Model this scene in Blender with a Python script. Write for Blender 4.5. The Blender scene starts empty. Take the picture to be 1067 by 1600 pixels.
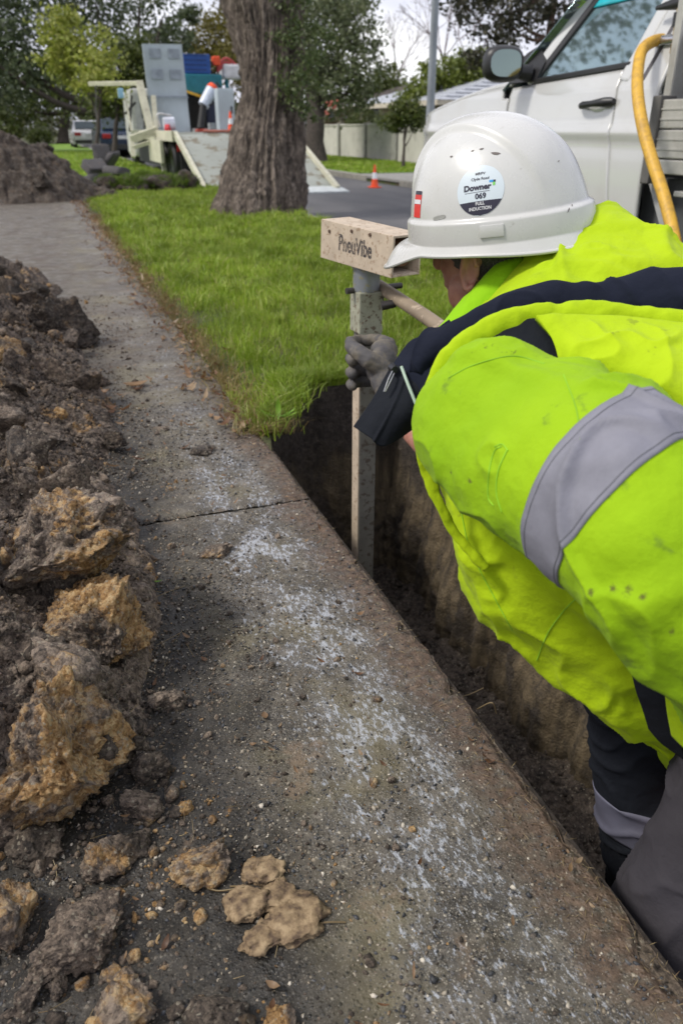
import bpy, bmesh, math, random
import numpy as np
from mathutils import Vector, Matrix
from mathutils.bvhtree import BVHTree
random.seed(4); RNG = np.random.default_rng(11)
scene = bpy.context.scene
COL = scene.collection
PI = math.pi
# ------------------------------------------------------------------ camera, sky, sun, exposure
FPX = 1200.0; CAM_H = 0.95
PITCH = math.atan(600 / FPX)
YAW = math.atan((493.5 / FPX) / (math.cos(PITCH) + .5 * math.sin(PITCH)))
cam_data = bpy.data.cameras.new('camera')
cam_data.sensor_fit = 'VERTICAL'; cam_data.sensor_height = 36; cam_data.sensor_width = 24
cam_data.lens = 36 * FPX / 1600
cam_data.clip_start = 0.02; cam_data.clip_end = 2000
cam_data.dof.use_dof = True; cam_data.dof.focus_distance = 1.3; cam_data.dof.aperture_fstop = 5.8
cam = bpy.data.objects.new('camera', cam_data); COL.objects.link(cam)
cam.location = (0, 0, CAM_H)
cam.rotation_euler = (PI / 2 - PITCH, 0, -YAW)
scene.camera = cam

SUN_EL, SUN_AZ = math.radians(50), math.radians(278)     # soft sun behind thin cloud, high on the left
world = bpy.data.worlds.new('World'); scene.world = world; world.use_nodes = True
def build_world():
    nt = world.node_tree; nt.nodes.clear()
    out = nt.nodes.new('ShaderNodeOutputWorld'); bg = nt.nodes.new('ShaderNodeBackground')
    sky = nt.nodes.new('ShaderNodeTexSky'); sky.sky_type = 'NISHITA'; sky.sun_disc = False
    sky.sun_elevation = SUN_EL; sky.sun_rotation = SUN_AZ; sky.air_density = 1.5; sky.dust_density = 3
    bg.inputs['Strength'].default_value = 0.1
    tc = nt.nodes.new('ShaderNodeTexCoord')
    mp = nt.nodes.new('ShaderNodeMapping'); mp.inputs['Scale'].default_value = (1, 1, 2.6)
    nt.links.new(tc.outputs['Generated'], mp.inputs['Vector'])
    n1 = nt.nodes.new('ShaderNodeTexNoise'); n1.inputs['Scale'].default_value = 3.2; n1.inputs['Detail'].default_value = 8
    n1.inputs['Roughness'].default_value = .55; n1.inputs['Distortion'].default_value = .3
    nt.links.new(mp.outputs[0], n1.inputs['Vector'])
    r1 = nt.nodes.new('ShaderNodeValToRGB')          # cloud tone (times 1/strength)
    cr = r1.color_ramp; cr.elements[0].position = .34; cr.elements[0].color = (.40, .41, .50, 1)
    cr.elements[1].position = .66; cr.elements[1].color = (.93, .93, .96, 1)
    e = cr.elements.new(.5); e.color = (.60, .61, .70, 1)
    nt.links.new(n1.outputs['Fac'], r1.inputs['Fac'])
    sc = nt.nodes.new('ShaderNodeVectorMath'); sc.operation = 'SCALE'; sc.inputs['Scale'].default_value = 11.0
    nt.links.new(r1.outputs['Color'], sc.inputs[0])
    mx = nt.nodes.new('ShaderNodeMix'); mx.data_type = 'RGBA'; mx.inputs['Factor'].default_value = .9
    nt.links.new(sky.outputs['Color'], mx.inputs[6]); nt.links.new(sc.outputs[0], mx.inputs[7])
    nt.links.new(mx.outputs[2], bg.inputs['Color']); nt.links.new(bg.outputs[0], out.inputs['Surface'])
build_world()
sun_data = bpy.data.lights.new('sun', 'SUN'); sun_data.energy = 2.0; sun_data.angle = math.radians(11); sun_data.color = (1, .95, .86)
sun = bpy.data.objects.new('sun', sun_data); COL.objects.link(sun)
sun.location = (-5, -8, 12)
sd = Vector((math.sin(SUN_AZ) * math.cos(SUN_EL), math.cos(SUN_AZ) * math.cos(SUN_EL), math.sin(SUN_EL)))
sun.rotation_euler = sd.to_track_quat('Z', 'Y').to_euler()
vs = scene.view_settings
scene.display_settings.display_device = 'sRGB'
vs.view_transform = 'Standard'; vs.look = 'None'; vs.exposure = 0.52; vs.gamma = 1; vs.use_curve_mapping = False
scene.cycles.use_denoising = True
scene.cycles.max_bounces = 6; scene.cycles.diffuse_bounces = 3; scene.cycles.glossy_bounces = 3

# ------------------------------------------------------------------ helpers
def U(px, py, t):
    """place in the world that lies t metres in front of the lens along its axis"""
    xc = (px - 533.5) / FPX; yc = (800 - py) / FPX
    g = math.cos(PITCH) + yc * math.sin(PITCH); up = yc * math.cos(PITCH) - math.sin(PITCH)
    return np.array([t * (xc * math.cos(YAW) + g * math.sin(YAW)), t * (g * math.cos(YAW) - xc * math.sin(YAW)), CAM_H + t * up])
def GX(px, py, X):
    d = U(px, py, 1) - np.array([0, 0, CAM_H]); return U(px, py, X / d[0])
CAMP = np.array([0, 0, CAM_H])

def _hash(ix, iy, iz, seed=0):
    h = (ix.astype(np.int64) * 374761393 + iy.astype(np.int64) * 668265263 + iz.astype(np.int64) * 2147483647 + seed * 1274126177) & 0xffffffff
    h = ((h ^ (h >> 13)) * 1274126177) & 0xffffffff
    h = ((h ^ (h >> 16)) * 2246822519) & 0xffffffff
    return ((h ^ (h >> 15)) & 0xffff) / 65535.0
def vnoise(P, seed=0):
    P = np.asarray(P, float); i = np.floor(P); f = P - i; f = f * f * f * (f * (f * 6 - 15) + 10)
    x, y, z = i[..., 0], i[..., 1], i[..., 2]; r = 0
    for dx in (0, 1):
        wx = f[..., 0] if dx else 1 - f[..., 0]
        for dy in (0, 1):
            wy = f[..., 1] if dy else 1 - f[..., 1]
            for dz in (0, 1):
                wz = f[..., 2] if dz else 1 - f[..., 2]
                r = r + wx * wy * wz * _hash(x + dx, y + dy, z + dz, seed)
    return r * 2 - 1
def fbm(P, freq, octv=4, gain=.5, seed=0, ridged=False):
    P = np.asarray(P, float) * freq; a = 1.0; s = 0; tot = 0
    for o in range(octv):
        n = vnoise(P + 17.3 * o, seed + o)
        if ridged: n = 1 - 2 * np.abs(n)
        s = s + a * n; tot += a; a *= gain; P = P * 2.03
    return s / tot
def worley(P, freq, seed=0):
    """distance to the nearest and second nearest cell point"""
    P = np.asarray(P, float) * freq; i = np.floor(P); f1 = np.full(P.shape[:-1], 9.0); f2 = f1.copy()
    for dx in (-1, 0, 1):
        for dy in (-1, 0, 1):
            for dz in (-1, 0, 1):
                x, y, z = i[..., 0] + dx, i[..., 1] + dy, i[..., 2] + dz
                d = np.sqrt((x + _hash(x, y, z, seed) - P[..., 0]) ** 2 + (y + _hash(x, y, z, seed + 7) - P[..., 1]) ** 2 + (z + _hash(x, y, z, seed + 13) - P[..., 2]) ** 2)
                f2 = np.minimum(f2, np.maximum(f1, d)); f1 = np.minimum(f1, d)
    return f1, f2
def sm(a, b, x):
    t = np.clip((x - a) / (b - a), 0, 1); return t * t * (3 - 2 * t)

def tag(o, label=None, cat=None, group=None, kind=None):
    if label: o['label'] = label
    if cat: o['category'] = cat
    if group: o['group'] = group
    if kind: o['kind'] = kind
    return o
def empty(name, loc=(0, 0, 0), label=None, cat=None, group=None, kind=None, rz=0):
    o = bpy.data.objects.new(name, None); COL.objects.link(o); o.location = loc; o.rotation_euler = (0, 0, rz)
    o.empty_display_size = .1
    return tag(o, label, cat, group, kind)
def link(name, me, mat=None, parent=None, world_space=True):
    o = bpy.data.objects.new(name, me); COL.objects.link(o)
    if mat is not None: me.materials.append(mat)
    if parent is not None:
        o.parent = parent
        if world_space: o.matrix_parent_inverse = chain(parent).inverted()
    return o
def chain(o):
    m = o.matrix_basis.copy()
    if o.parent: m = chain(o.parent) @ o.matrix_parent_inverse @ m
    return m
def mesh(name, V, F, mat=None, parent=None, smooth=True, ws=True):
    """one mesh object from arrays; F is an (n,k) array or a list of tuples"""
    me = bpy.data.meshes.new(name); V = np.asarray(V, np.float32)
    if isinstance(F, np.ndarray):
        n, k = F.shape
        me.vertices.add(len(V)); me.vertices.foreach_set('co', V.ravel())
        me.loops.add(n * k); me.loops.foreach_set('vertex_index', F.astype(np.int32).ravel())
        me.polygons.add(n); me.polygons.foreach_set('loop_start', np.arange(0, n * k, k, dtype=np.int32))
        me.update(calc_edges=True); me.validate()
    else:
        me.from_pydata([tuple(map(float, v)) for v in V], [], [tuple(map(int, f)) for f in F]); me.update()
    if smooth: me.polygons.foreach_set('use_smooth', np.ones(len(me.polygons), bool))
    return link(name, me, mat, parent, ws)
def gridF(n, m, wrap=False):
    i = np.arange(n - 1)[:, None]; j = np.arange(m if wrap else m - 1)[None, :]; j2 = (j + 1) % m
    return np.stack([i * m + j, (i + 1) * m + j, (i + 1) * m + j2, i * m + j2], -1).reshape(-1, 4)
class MB:
    """collects boxes, bars, tubes and lathes for ONE mesh"""
    def __init__(s): s.V = []; s.F = []
    def add(s, V, F):
        o = len(s.V); s.V += [tuple(v) for v in V]; s.F += [tuple(int(i) + o for i in f) for f in F]; return s
    def box(s, x0, x1, y0, y1, z0, z1, c=0.0, M=None):
        c = min(c, abs(x1 - x0) * .45, abs(y1 - y0) * .45, abs(z1 - z0) * .45)
        if c <= 0:
            V = [(x, y, z) for x in (x0, x1) for y in (y0, y1) for z in (z0, z1)]
            F = [(0, 1, 3, 2), (4, 6, 7, 5), (0, 4, 5, 1), (2, 3, 7, 6), (0, 2, 6, 4), (1, 5, 7, 3)]
        else:
            bm = bmesh.new(); r = bmesh.ops.create_cube(bm, size=1)
            for v in bm.verts:
                v.co = ((x0 + x1) / 2 + v.co.x * (x1 - x0), (y0 + y1) / 2 + v.co.y * (y1 - y0), (z0 + z1) / 2 + v.co.z * (z1 - z0))
            bmesh.ops.bevel(bm, geom=bm.edges[:], offset=c, segments=2, affect='EDGES', profile=.6)
            bm.verts.index_update(); V = [tuple(v.co) for v in bm.verts]; F = [tuple(v.index for v in f.verts) for f in bm.faces]; bm.free()
        if M is not None: V = [tuple(M @ Vector(v)) for v in V]
        return s.add(V, F)
    def tube(s, pts, r, n=10, cap=True):
        pts = [Vector(p) for p in pts]; rs = r if hasattr(r, '__len__') else [r] * len(pts)
        V = []; up = None
        for i, p in enumerate(pts):
            t = (pts[min(i + 1, len(pts) - 1)] - pts[max(i - 1, 0)]).normalized()
            if up is None: up = t.orthogonal().normalized()
            a = (up - t * up.dot(t)).normalized(); up = a; b = t.cross(a)
            V += [p + (a * math.cos(2 * PI * k / n) + b * math.sin(2 * PI * k / n)) * rs[i] for k in range(n)]
        F = [(i * n + k, i * n + (k + 1) % n, (i + 1) * n + (k + 1) % n, (i + 1) * n + k) for i in range(len(pts) - 1) for k in range(n)]
        if cap: F += [tuple(range(n))[::-1], tuple((len(pts) - 1) * n + k for k in range(n))]
        return s.add(V, F)
    def beam(s, a, b, w, h, up=(0, 0, 1), c=0.0):
        a = Vector(a); b = Vector(b); d = b - a; L = d.length; d.normalize(); up = Vector(up)
        x = d.cross(up).normalized(); z = x.cross(d).normalized()
        M = Matrix((x, d, z)).transposed().to_4x4(); M.translation = a
        return s.box(-w / 2, w / 2, 0, L, -h / 2, h / 2, c, M)
    def lathe(s, prof, n=24, M=None, cap=False):
        V = [(r * math.cos(2 * PI * k / n), r * math.sin(2 * PI * k / n), z) for r, z in prof for k in range(n)]
        F = [(i * n + k, i * n + (k + 1) % n, (i + 1) * n + (k + 1) % n, (i + 1) * n + k) for i in range(len(prof) - 1) for k in range(n)]
        if cap: F += [tuple(range(n))[::-1], tuple((len(prof) - 1) * n + k for k in range(n))]
        if M is not None: V = [tuple(M @ Vector(v)) for v in V]
        return s.add(V, F)
    def prism(s, poly, axis_vec, M=None):
        n = len(poly); a = Vector(axis_vec); V = [Vector(p) for p in poly] + [Vector(p) + a for p in poly]
        F = [tuple(range(n))[::-1], tuple(range(n, 2 * n))] + [(i, (i + 1) % n, n + (i + 1) % n, n + i) for i in range(n)]
        if M is not None: V = [M @ v for v in V]
        return s.add(V, F)
    def build(s, name, mat, parent=None, smooth=False, ws=True):
        o = mesh(name, np.array(s.V), s.F, mat, parent, smooth, ws)
        if smooth: 
            try: o.data.set_sharp_from_angle(angle=math.radians(40))
            except Exception: pass
        return o
def copy_tree(o, parent=None):
    c = o.copy(); COL.objects.link(c)
    if parent is not None: c.parent = parent; c.matrix_parent_inverse = o.matrix_parent_inverse
    for ch in list(o.children): copy_tree(ch, c)
    return c
def catmull(P, n):
    P = np.asarray(P, float); m = len(P); Q = np.vstack([2 * P[:1] - P[1:2], P, 2 * P[-1:] - P[-2:-1]])
    u = np.linspace(0, m - 1, n); i = np.minimum(u.astype(int), m - 2); f = (u - i).reshape((-1,) + (1,) * (P.ndim - 1))
    p0, p1, p2, p3 = Q[i], Q[i + 1], Q[i + 2], Q[i + 3]
    return .5 * (2 * p1 + (p2 - p0) * f + (2 * p0 - 5 * p1 + 4 * p2 - p3) * f ** 2 + (3 * p1 - p0 - 3 * p2 + p3) * f ** 3)
def normals_grid(V):
    du = np.gradient(V, axis=0); dv = np.gradient(V, axis=1); n = np.cross(du, dv); return n / (np.linalg.norm(n, axis=-1, keepdims=True) + 1e-12)
def loft(st, N=120, M=96, disp=None, power=1.0):
    """closed sleeve-like surface; st = (lower px,py, upper px,py, t, thickness ratio); returns grid (N,M,3)"""
    L = np.array([U(a, b, t) for a, b, c, d, t, k in st]); R = np.array([U(c, d, t) for a, b, c, d, t, k in st]); K = np.array([s[5] for s in st], float)
    C = catmull((L + R) / 2, N); A = catmull((R - L) / 2, N); K = catmull(K[:, None], N)
    T = np.gradient(C, axis=0); B = np.cross(A, T); B /= np.linalg.norm(B, axis=1, keepdims=True) + 1e-12
    view = CAMP - C; s = np.sign((B * view).sum(1)); B *= (np.sign(np.median(s)) or 1)
    B *= np.linalg.norm(A, axis=1, keepdims=True) * K
    th = np.linspace(0, 2 * PI, M, endpoint=False)
    ct, stn = np.cos(th), np.sin(th)
    if power != 1: ct = np.sign(ct) * np.abs(ct) ** power; stn = np.sign(stn) * np.abs(stn) ** power
    V = C[:, None] + A[:, None] * ct[None, :, None] + B[:, None] * stn[None, :, None]
    n = V - C[:, None]; 
    Vw = np.concatenate([V[:, -1:], V, V[:, :1]], 1); nn = normals_grid(Vw)[:, 1:-1]
    nn *= np.sign((nn * n).sum(-1, keepdims=True))
    if disp is not None:
        u = np.linspace(0, 1, N)[:, None] * np.ones((1, M)); v = np.ones((N, 1)) * (th / (2 * PI))[None]
        V = V + nn * disp(V, u, v)[..., None]
    return V, nn, C
def loft_obj(name, g, mat, parent=None, caps=True):
    V, nn, C = g; N, M = V.shape[:2]; F = gridF(N, M, True)
    VV = V.reshape(-1, 3)
    if caps:
        VV = np.vstack([VV, V[0].mean(0)[None], V[-1].mean(0)[None]]); a, b = N * M, N * M + 1; k = np.arange(M); k2 = (k + 1) % M
        c0 = np.stack([np.full(M, a), k, k2, k2], 1); c1 = np.stack([np.full(M, b), (N - 1) * M + k2, (N - 1) * M + k, (N - 1) * M + k], 1)
        F = [tuple(f) for f in F] + [(a, int(i), int(j)) for i, j in zip(k, k2)] + [(b, (N - 1) * M + int(j), (N - 1) * M + int(i)) for i, j in zip(k, k2)]
    return mesh(name, VV, F, mat, parent)
def patch(rows, N=60, M=60, disp=None):
    """open sheet through rows of (px,py,t) points"""
    P = np.array([[U(*p) for p in r] for r in rows]); A = catmull(P, N)                 # (N, m, 3)
    B = np.stack([catmull(A[i], M) for i in range(N)]); n = normals_grid(B)
    if np.sum(n * (CAMP - B)) < 0: n = -n
    if disp is not None:
        u = np.linspace(0, 1, N)[:, None] * np.ones((1, M)); v = np.ones((N, 1)) * np.linspace(0, 1, M)[None]
        B = B + n * disp(B, u, v)[..., None]
    return B, n
def sheet_obj(name, B, n, th, mat, parent=None):
    """sheet with thickness th behind it"""
    N, M = B.shape[:2]; F = gridF(N, M); V = np.vstack([B.reshape(-1, 3), (B - n * th).reshape(-1, 3)]); k = N * M
    idx = np.arange(k).reshape(N, M); ring = np.concatenate([idx[0], idx[1:, -1], idx[-1, -2::-1], idx[-2:0:-1, 0]]); r2 = np.roll(ring, -1)
    S = np.stack([ring, r2, r2 + k, ring + k], 1)
    return mesh(name, V, np.vstack([F, F[:, ::-1] + k, S]), mat, parent)
_ico = {}
def ico(sub):
    if sub not in _ico:
        bm = bmesh.new(); bmesh.ops.create_icosphere(bm, subdivisions=sub, radius=1); bm.verts.ensure_lookup_table()
        _ico[sub] = (np.array([v.co[:] for v in bm.verts]), np.array([[v.index for v in f.verts] for f in bm.faces])); bm.free()
    return _ico[sub]
def scatter_mesh(name, base, T, mat, parent=None, smooth=True):
    """base (V,F) repeated under (R 3x3, t) arrays into one mesh"""
    V, F = base; R, t = T; n = len(t)
    VV = np.einsum('nij,kj->nki', R, V) + t[:, None]; FF = F[None] + (np.arange(n) * len(V))[:, None, None]
    return mesh(name, VV.reshape(-1, 3), FF.reshape(-1, F.shape[1]), mat, parent, smooth)
def rotz_many(a, s):
    c, d = np.cos(a), np.sin(a); R = np.zeros((len(a), 3, 3)); R[:, 0, 0] = c; R[:, 0, 1] = -d; R[:, 1, 0] = d; R[:, 1, 1] = c; R[:, 2, 2] = 1
    return R * s[:, None, :]
def rand_rot(n):
    q = RNG.normal(size=(n, 4)); q /= np.linalg.norm(q, axis=1, keepdims=True); w, x, y, z = q.T
    return np.stack([1 - 2 * (y * y + z * z), 2 * (x * y - z * w), 2 * (x * z + y * w), 2 * (x * y + z * w), 1 - 2 * (x * x + z * z), 2 * (y * z - x * w),
                     2 * (x * z - y * w), 2 * (y * z + x * w), 1 - 2 * (x * x + y * y)], 1).reshape(n, 3, 3)

# ------------------------------------------------------------------ materials
class MT:
    def __init__(s, name):
        s.m = bpy.data.materials.new(name); s.m.use_nodes = True; s.t = s.m.node_tree; s.b = s.t.nodes['Principled BSDF']
        g = s.t.nodes.new('ShaderNodeNewGeometry'); s.pos = g.outputs['Position']; s.isl = g.outputs['Random Per Island']; s.nrm = g.outputs['Normal']
    def put(s, inp, v):
        if isinstance(v, bpy.types.NodeSocket): s.t.links.new(v, inp)
        elif hasattr(v, '__len__') and len(v) == 3 and inp.type == 'RGBA': inp.default_value = (*v, 1)
        else: inp.default_value = v
    def obj_pos(s):
        return s.t.nodes.new('ShaderNodeTexCoord').outputs['Object']
    def scale(s, v, sc=(1, 1, 1), rot=(0, 0, 0), loc=(0, 0, 0)):
        n = s.t.nodes.new('ShaderNodeMapping'); s.put(n.inputs['Vector'], v); n.inputs['Scale'].default_value = sc; n.inputs['Rotation'].default_value = rot; n.inputs['Location'].default_value = loc
        return n.outputs[0]
    def noise(s, sc, det=4, rough=.5, v=None, dist=0):
        n = s.t.nodes.new('ShaderNodeTexNoise'); s.put(n.inputs['Vector'], v or s.pos); n.inputs['Scale'].default_value = sc
        n.inputs['Detail'].default_value = det; n.inputs['Roughness'].default_value = rough; n.inputs['Distortion'].default_value = dist; return n.outputs['Fac']
    def vor(s, sc, v=None, out='Distance', feat='F1', rnd=1):
        n = s.t.nodes.new('ShaderNodeTexVoronoi'); n.feature = feat; s.put(n.inputs['Vector'], v or s.pos); n.inputs['Scale'].default_value = sc; n.inputs['Randomness'].default_value = rnd; return n.outputs[out]
    def ramp(s, f, stops):
        n = s.t.nodes.new('ShaderNodeValToRGB'); s.put(n.inputs['Fac'], f); e = n.color_ramp.elements
        while len(e) < len(stops): e.new(.5)
        for i, (p, c) in enumerate(stops):
            e[i].position = p
        for i, (p, c) in enumerate(stops):
            e[i].color = (c, c, c, 1) if not hasattr(c, '__len__') else (*c, 1)
        return n.outputs['Color']
    def mix(s, f, a, b, mode='MIX'):
        n = s.t.nodes.new('ShaderNodeMix'); n.data_type = 'RGBA'; n.blend_type = mode; s.put(n.inputs[0], f); s.put(n.inputs[6], a); s.put(n.inputs[7], b); return n.outputs[2]
    def math(s, op, a, b=0.0, clamp=False):
        n = s.t.nodes.new('ShaderNodeMath'); n.operation = op; n.use_clamp = clamp; s.put(n.inputs[0], a); s.put(n.inputs[1], b); return n.outputs[0]
    def map(s, v, a, b, c=0.0, d=1.0):
        n = s.t.nodes.new('ShaderNodeMapRange'); n.interpolation_type = 'SMOOTHSTEP'; s.put(n.inputs[0], v)
        for i, q in enumerate((a, b, c, d)): n.inputs[i + 1].default_value = q
        return n.outputs[0]
    def xyz(s, v=None):
        n = s.t.nodes.new('ShaderNodeSeparateXYZ'); s.put(n.inputs[0], v or s.pos); return n.outputs
    def bump(s, h, dist=.002, strength=1.0, prev=None):
        n = s.t.nodes.new('ShaderNodeBump'); s.put(n.inputs['Height'], h); n.inputs['Distance'].default_value = dist; n.inputs['Strength'].default_value = strength
        if prev: s.put(n.inputs['Normal'], prev)
        return n.outputs[0]
    def done(s, col, rough=.6, metal=0, normal=None, **kw):
        s.put(s.b.inputs['Base Color'], col); s.put(s.b.inputs['Roughness'], rough); s.put(s.b.inputs['Metallic'], metal)
        if normal: s.put(s.b.inputs['Normal'], normal)
        for k, v in kw.items(): s.put(s.b.inputs[k.replace('_', ' ')], v)
        return s.m
def plain(name, c, rough=.5, metal=0, var=.25, sc=8, bump=0, bsc=60, **kw):
    m = MT(name); n = m.noise(sc, 5, .6); dark = tuple(x * (1 - var) for x in c); light = tuple(min(1, x * (1 + var)) for x in c)
    col = m.ramp(n, [(.3, dark), (.7, light)]); nr = m.bump(m.noise(bsc, 3), bump) if bump else None
    return m.done(col, rough, metal, nr, **kw)
def painted(name, c, rough=.35, rust=(.12, .05, .025), amt=.5, sc=30, metal=0):
    """paint or metal with worn chips and grime"""
    m = MT(name); n = m.noise(sc, 8, .65); chips = m.map(n, .60 - .08 * amt, .66 - .08 * amt); g = m.noise(sc * .3, 5, .6)
    base = m.ramp(g, [(.3, tuple(x * .72 for x in c)), (.7, c)])
    return m.done(m.mix(m.math('MULTIPLY', chips, amt), base, rust), m.map(n, .3, .8, rough, rough + .3), metal, m.bump(n, .0006))
def leafy(name, cols, rough=.5, patchy=0):
    m = MT(name); k = len(cols); c = m.ramp(m.isl, [(i / max(1, k - 1), q) for i, q in enumerate(cols)])
    if patchy: c = m.mix(m.map(m.noise(patchy, 4, .6),   .45, .66, 0, .5), c, tuple(x * .5 for x in cols[0]))
    c = m.mix(m.map(m.noise(1.3, 3), .35, .65), c, m.mix(.5, c, tuple(x * .55 for x in cols[0])))
    tr = m.t.nodes.new('ShaderNodeBsdfTranslucent'); m.put(tr.inputs['Color'], c); m.done(c, rough)
    ms = m.t.nodes.new('ShaderNodeMixShader'); ms.inputs[0].default_value = .35
    m.t.links.new(m.b.outputs[0], ms.inputs[1]); m.t.links.new(tr.outputs[0], ms.inputs[2]); m.t.links.new(ms.outputs[0], m.t.nodes['Material Output'].inputs['Surface'])
    return m.m
def soil_mat(name, orange=0.0, dark=0.0):
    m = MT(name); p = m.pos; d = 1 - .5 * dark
    n = m.noise(11, 9, .70, dist=.5); n2 = m.noise(55, 7, .72); n3 = m.noise(6.5, 7, .68, v=m.scale(p, (1, 1, 1.4), loc=(3, 8, 1)), dist=.6)
    vc = m.xyz(m.vor(95, out='Color')); vc2 = m.xyz(m.vor(240, out='Color')); vd = m.vor(95); vd2 = m.vor(240)
    f = m.math('ADD', m.math('MULTIPLY', n, .55), m.math('ADD', m.math('MULTIPLY', n2, .45), m.math('ADD', m.math('MULTIPLY', vc[0], .16), m.math('MULTIPLY', vc2[1], .14))))
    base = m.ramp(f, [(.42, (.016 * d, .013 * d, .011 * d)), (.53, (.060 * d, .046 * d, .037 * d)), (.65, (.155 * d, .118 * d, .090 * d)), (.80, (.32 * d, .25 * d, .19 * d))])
    och = m.ramp(f, [(.44, (.060, .028, .011)), (.54, (.25, .13, .04)), (.66, (.44, .26, .10)), (.80, (.58, .42, .22))])
    base = m.mix(m.map(m.math('ADD', n3, m.math('MULTIPLY', vc[2], .06)), .62 - .20 * orange, .72 - .16 * orange, 0, .92 if orange > 0 else .3), base, och)
    base = m.mix(m.map(m.noise(8, 6, .7, v=m.scale(p, loc=(1, 4, 9))), .62, .70, 0, .55), base, (.17 * d, .16 * d, .145 * d))
    base = m.mix(m.map(vc2[2], .93, .97, 0, .7), base, (.34, .30, .23))
    far_ = m.map(m.xyz(p)[1], 1.9, 2.9, 0, .8 if orange < .4 else .3); base = m.mix(far_, base, m.mix(1.0, base, (.50, .47, .46), 'MULTIPLY'))      # darker towards the far end of the spoil
    h = m.math('ADD', m.math('MULTIPLY', n2, 1.1), m.math('ADD', m.math('MULTIPLY', m.noise(210, 5, .8), .45), m.math('ADD', m.math('MULTIPLY', vd, -.55), m.math('MULTIPLY', vd2, -.28))))
    return m.done(base, m.map(m.noise(14, 4), .35, .6, .55, .95), 0, m.bump(h, .009, 1.0))
def concrete_mat(name):
    m = MT(name); p = m.pos; X, Y, Z = m.xyz(p)
    wob = m.noise(2.3, 5, .6)
    v1 = m.vor(150); vc = m.vor(150, out='Color'); v2 = m.vor(330, out='Color'); vd2 = m.vor(330)
    cr, cg, cb = m.xyz(vc); er, eg, eb = m.xyz(v2)
    matrix = m.ramp(m.noise(6, 8, .65), [(.3, (.040, .034, .027)), (.5, (.100, .086, .066)), (.7, (.19, .165, .13))])
    stone = m.ramp(cr, [(0, (.018, .019, .021)), (.35, (.055, .058, .06)), (.6, (.14, .13, .115)), (.85, (.29, .26, .21)), (1, (.52, .47, .38))])
    smask = m.math('MULTIPLY', m.map(v1, .42, .30), m.map(cg, .30, .42))
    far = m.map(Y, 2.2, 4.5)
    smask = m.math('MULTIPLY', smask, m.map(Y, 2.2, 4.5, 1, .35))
    col = m.mix(smask, matrix, stone)
    col = m.mix(m.map(m.noise(26, 7, .75, v=m.scale(p, loc=(4, 4, 0))), .40, .62, 0, .75), col, m.mix(1.0, col, (.34, .31, .28), 'MULTIPLY'))
    col = m.mix(m.map(m.noise(17, 7, .75, v=m.scale(p, loc=(1, 9, 0))), .55, .68, 0, .5), col, (.26, .225, .18))
    grit = m.ramp(er, [(0, (.03, .028, .025)), (.5, (.12, .11, .09)), (1, (.34, .31, .26))])
    col = m.mix(m.math('MULTIPLY', m.map(vd2, .45, .3), .7), col, grit)
    # olive lichen blush through the middle
    ol = m.math('MULTIPLY', m.map(m.noise(3.1, 5, .6, v=m.scale(p, loc=(5, 2, 0))), .45, .62), m.math('MULTIPLY', m.map(X, .12, .25), m.map(X, .5, .4)))
    col = m.mix(m.math('MULTIPLY', ol, .55), col, (.17, .145, .075))
    # scraped pale paint specks running along the path
    mp = m.scale(p, (120, 58, 60), rot=(0, 0, .30)); st = m.noise(1, 4, .7, v=mp); st2 = m.noise(9, 4, .6, v=m.scale(p, (1.5, .8, 1), rot=(0, 0, .15))); st3 = m.noise(2.6, 2)
    cx = m.math('SUBTRACT', X, m.math('MULTIPLY', wob, .16))
    band = m.math('MULTIPLY', m.map(cx, .16, .30), m.map(cx, .50, .36))
    band = m.math('MULTIPLY', band, m.map(Y, 2.7, 1.7, .35, 1)); dens = m.math('MULTIPLY', band, m.math('MULTIPLY', m.map(st2, .38, .62), m.map(st3, .3, .6, .45, 1)))
    wm = m.map(m.math('ADD', st, m.math('MULTIPLY', dens, .155)), .575, .70)
    wm = m.math('MULTIPLY', wm, m.map(m.noise(420, 3, .7), .30, .52, .25, 1))
    wm = m.math('MULTIPLY', wm, m.map(band, .0, .35)); haze_ = m.math('MULTIPLY', dens, .26)
    col = m.mix(haze_, col, (.30, .30, .31)); col = m.mix(m.math('MULTIPLY', wm, .72), col, (.46, .49, .55))
    # brown soil ground in along the cut edge
    ed = m.math('ADD', X, m.math('MULTIPLY', m.noise(7, 6, .6), .22)); em = m.map(ed, .58, .68)
    dirt = m.ramp(m.noise(60, 6, .65), [(.3, (.030, .019, .013)), (.5, (.095, .062, .043)), (.7, (.19, .13, .092))])
    em = m.math('MULTIPLY', em, m.map(Y, 3.2, 2.6)); em = m.math('MULTIPLY', em, m.map(m.noise(45, 5, .6), .34, .56, .25, 1))
    col = m.mix(em, col, dirt)
    # wet dark earth by the heap
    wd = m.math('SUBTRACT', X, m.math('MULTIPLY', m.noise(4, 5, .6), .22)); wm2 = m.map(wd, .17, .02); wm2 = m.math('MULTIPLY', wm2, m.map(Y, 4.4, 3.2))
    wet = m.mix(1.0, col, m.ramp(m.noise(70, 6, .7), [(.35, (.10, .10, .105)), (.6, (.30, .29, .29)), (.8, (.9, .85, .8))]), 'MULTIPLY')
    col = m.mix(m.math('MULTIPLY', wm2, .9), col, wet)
    # tan soil stains scattered about
    ts = m.map(m.noise(5, 7, .7, v=m.scale(p, loc=(9, 1, 3))), .60, .68); col = m.mix(m.math('MULTIPLY', ts, .5), col, (.20, .135, .085))
    col = m.mix(m.math('MULTIPLY', far, .3), col, (.185, .165, .14)); col = m.mix(m.math('MULTIPLY', far, m.map(m.noise(3.3, 7, .7, v=m.scale(p, loc=(2, 7, 0))), .46, .60, 0, .65)), col, (.075, .055, .04))
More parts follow.
